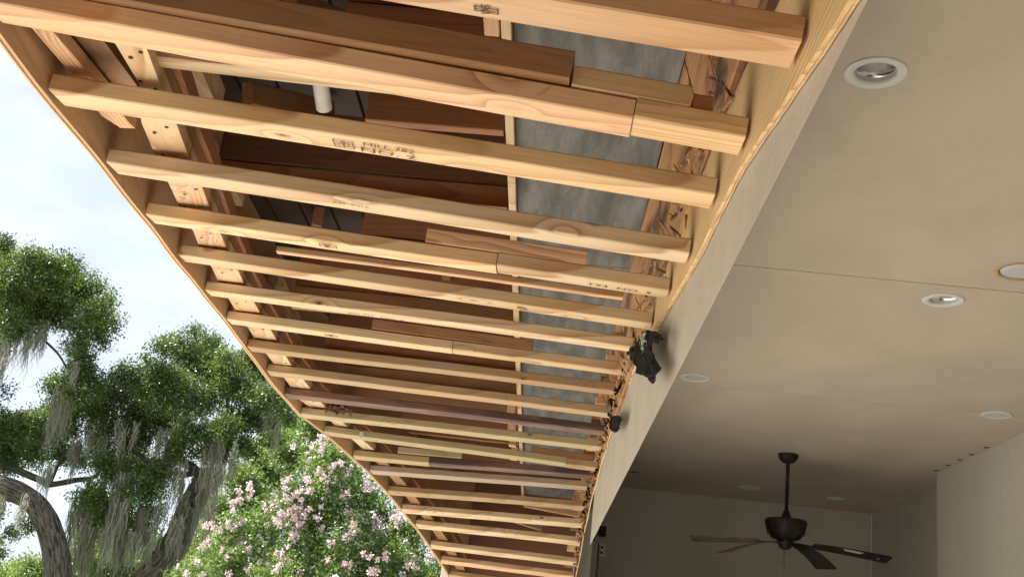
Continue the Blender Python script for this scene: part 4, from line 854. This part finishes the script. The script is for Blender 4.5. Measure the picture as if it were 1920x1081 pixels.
def moss(name, spots, parent, seed, dens=.85, width=.0075):
    g = np.random.default_rng(seed); Q = []; T = []
    for (x, y, z, L_, W_) in spots:
        ns_ = int(dens*(18 + W_*260)); dd = max(.12, W_*.6)
        cl = g.uniform(-.5, .5, max(3, ns_//20))
        for s in range(ns_):
            u = cl[g.integers(len(cl))]*W_*1.1 + g.normal()*.022
            l = L_*g.uniform(.35, 1.05)*(1-.5*abs(u/W_ if W_ else 0)); sway = g.normal()*.05; ph = g.uniform(0, 6)
            px, py, pz = x+u, y+g.uniform(-.5, .5)*dd, z+g.uniform(-.10, .12); nseg = 11; tt = np.clip(g.normal(.5, .22), 0, 1)
            w0 = width*g.uniform(.6, 1.6); th = g.uniform(0, math.pi); prev = None
            for i in range(nseg+1):
                t = i/nseg; cx = px+sway*t*l+.020*math.sin(ph+t*10)+.010*math.sin(ph*3+t*23); cy = py+.02*math.cos(ph*2+t*9); cz = pz-l*t
                ww = w0*(1-t*.85); a = np.array((cx-math.cos(th)*ww, cy-math.sin(th)*ww, cz)); b = np.array((cx+math.cos(th)*ww, cy+math.sin(th)*ww, cz))
                if prev is not None: Q.append(np.stack([prev[0], prev[1], b, a])); T.append(tt)
                prev = (a, b)
    return quads(name, np.array(Q), np.array(T), M['moss'], parent)

tA = empty('live_oak', D['trunkA'][0][:3], 'live oak at the left edge with a thick arching bare limb', 'tree')
tube('trunk', [D['trunkA']], M['bark'], tA, 20, .09, 1)
for p_ in D['brA']: tube('branch', [p_], M['bark'], tA, 8, .2, 2)
leaves('crown', D['oakA'] + D['oakA2'], M['oak'], tA, seed=3, gap=-1.2, dens=2.4, tuft=.12)
moss('hanging_moss', D['mossA'], tA, 4)['kind'] = 'stuff'
tB = empty('live_oak', D['trunkB'][0][:3], 'live oak draped in long grey moss with a leaning forked trunk', 'tree')
tube('trunk', [D['trunkB']], M['bark'], tB, 20, .16, 5)
for p_ in D['brB']: tube('branch', [p_], M['bark'], tB, 10, .2, 6)
leaves('crown', D['oakB'], M['oak'], tB, seed=8, gap=-.9, dens=2.4, tuft=.12)
moss('hanging_moss', D['mossB'], tB, 9)['kind'] = 'stuff'
tC = empty('background_tree', D['trunkC'][0][0][:3], 'pale green tree standing behind the pink flowering shrub', 'tree')
tube('trunk', D['trunkC'], M['bark'], tC, 12, .1, 7)
leaves('crown', D['backC'], M['oakb'], tC, leaf=(.09, .045), seed=11, tuft=.17, per=28, gap=-.9, dens=1.3)
tD = empty('background_tree', D['trunkD'][0][0][:3], 'small distant tree low behind the mossy oak trunk', 'tree')
tube('trunk', D['trunkD'], M['bark'], tD, 12, .1, 8)
leaves('crown', D['backD'], M['oakb'], tD, leaf=(.09, .045), seed=13, tuft=.17, per=28, gap=-.9, dens=.8)
tM = empty('crape_myrtle', D['trunkM'][0][0][:3], 'bushy crape myrtle covered in pale pink blossom clusters', 'flowering shrub')
for p_ in D['trunkM']: tube('trunk', [p_], M['bark'], tM, 12, .1, 10)
leaves('crown', D['myrtle'], M['myr'], tM, leaf=(.052, .022), seed=15, tuft=.095, per=24, gap=-.5, dens=3.0, flat=1.0)
# blossoms
g = np.random.default_rng(4); Q, T = [], []
FL = list(D['flow'])
for (x, y, z) in D['flow']:
    if g.random() < .35: FL.append([x+g.normal()*.16, y+.01, z+g.normal()*.13])
for (x, y, z) in FL:
    for sub in range(g.integers(1, 4)):
        c = np.array((x, y, z)) + g.normal(size=3)*.035; n = 34; r_ = g.uniform(.011, .020)
        p = c + g.normal(size=(n, 3))*r_*np.array((1, 1, 1.2)); d = g.normal(size=(n, 3)); d /= np.linalg.norm(d, axis=1)[:, None]; s = np.cross(d, g.normal(size=(n, 3))); s /= np.linalg.norm(s, axis=1)[:, None]
        l = g.uniform(.018, .03, (n, 1)); Q.append(np.stack([p-d*l*.5, p+s*l*.45, p+d*l*.5, p-s*l*.45], 1)); T.append(np.clip(g.normal(.55, .22, n), 0, 1))
quads('blossoms', np.concatenate(Q), np.concatenate(T), M['petal'], tM)['kind'] = 'stuff'
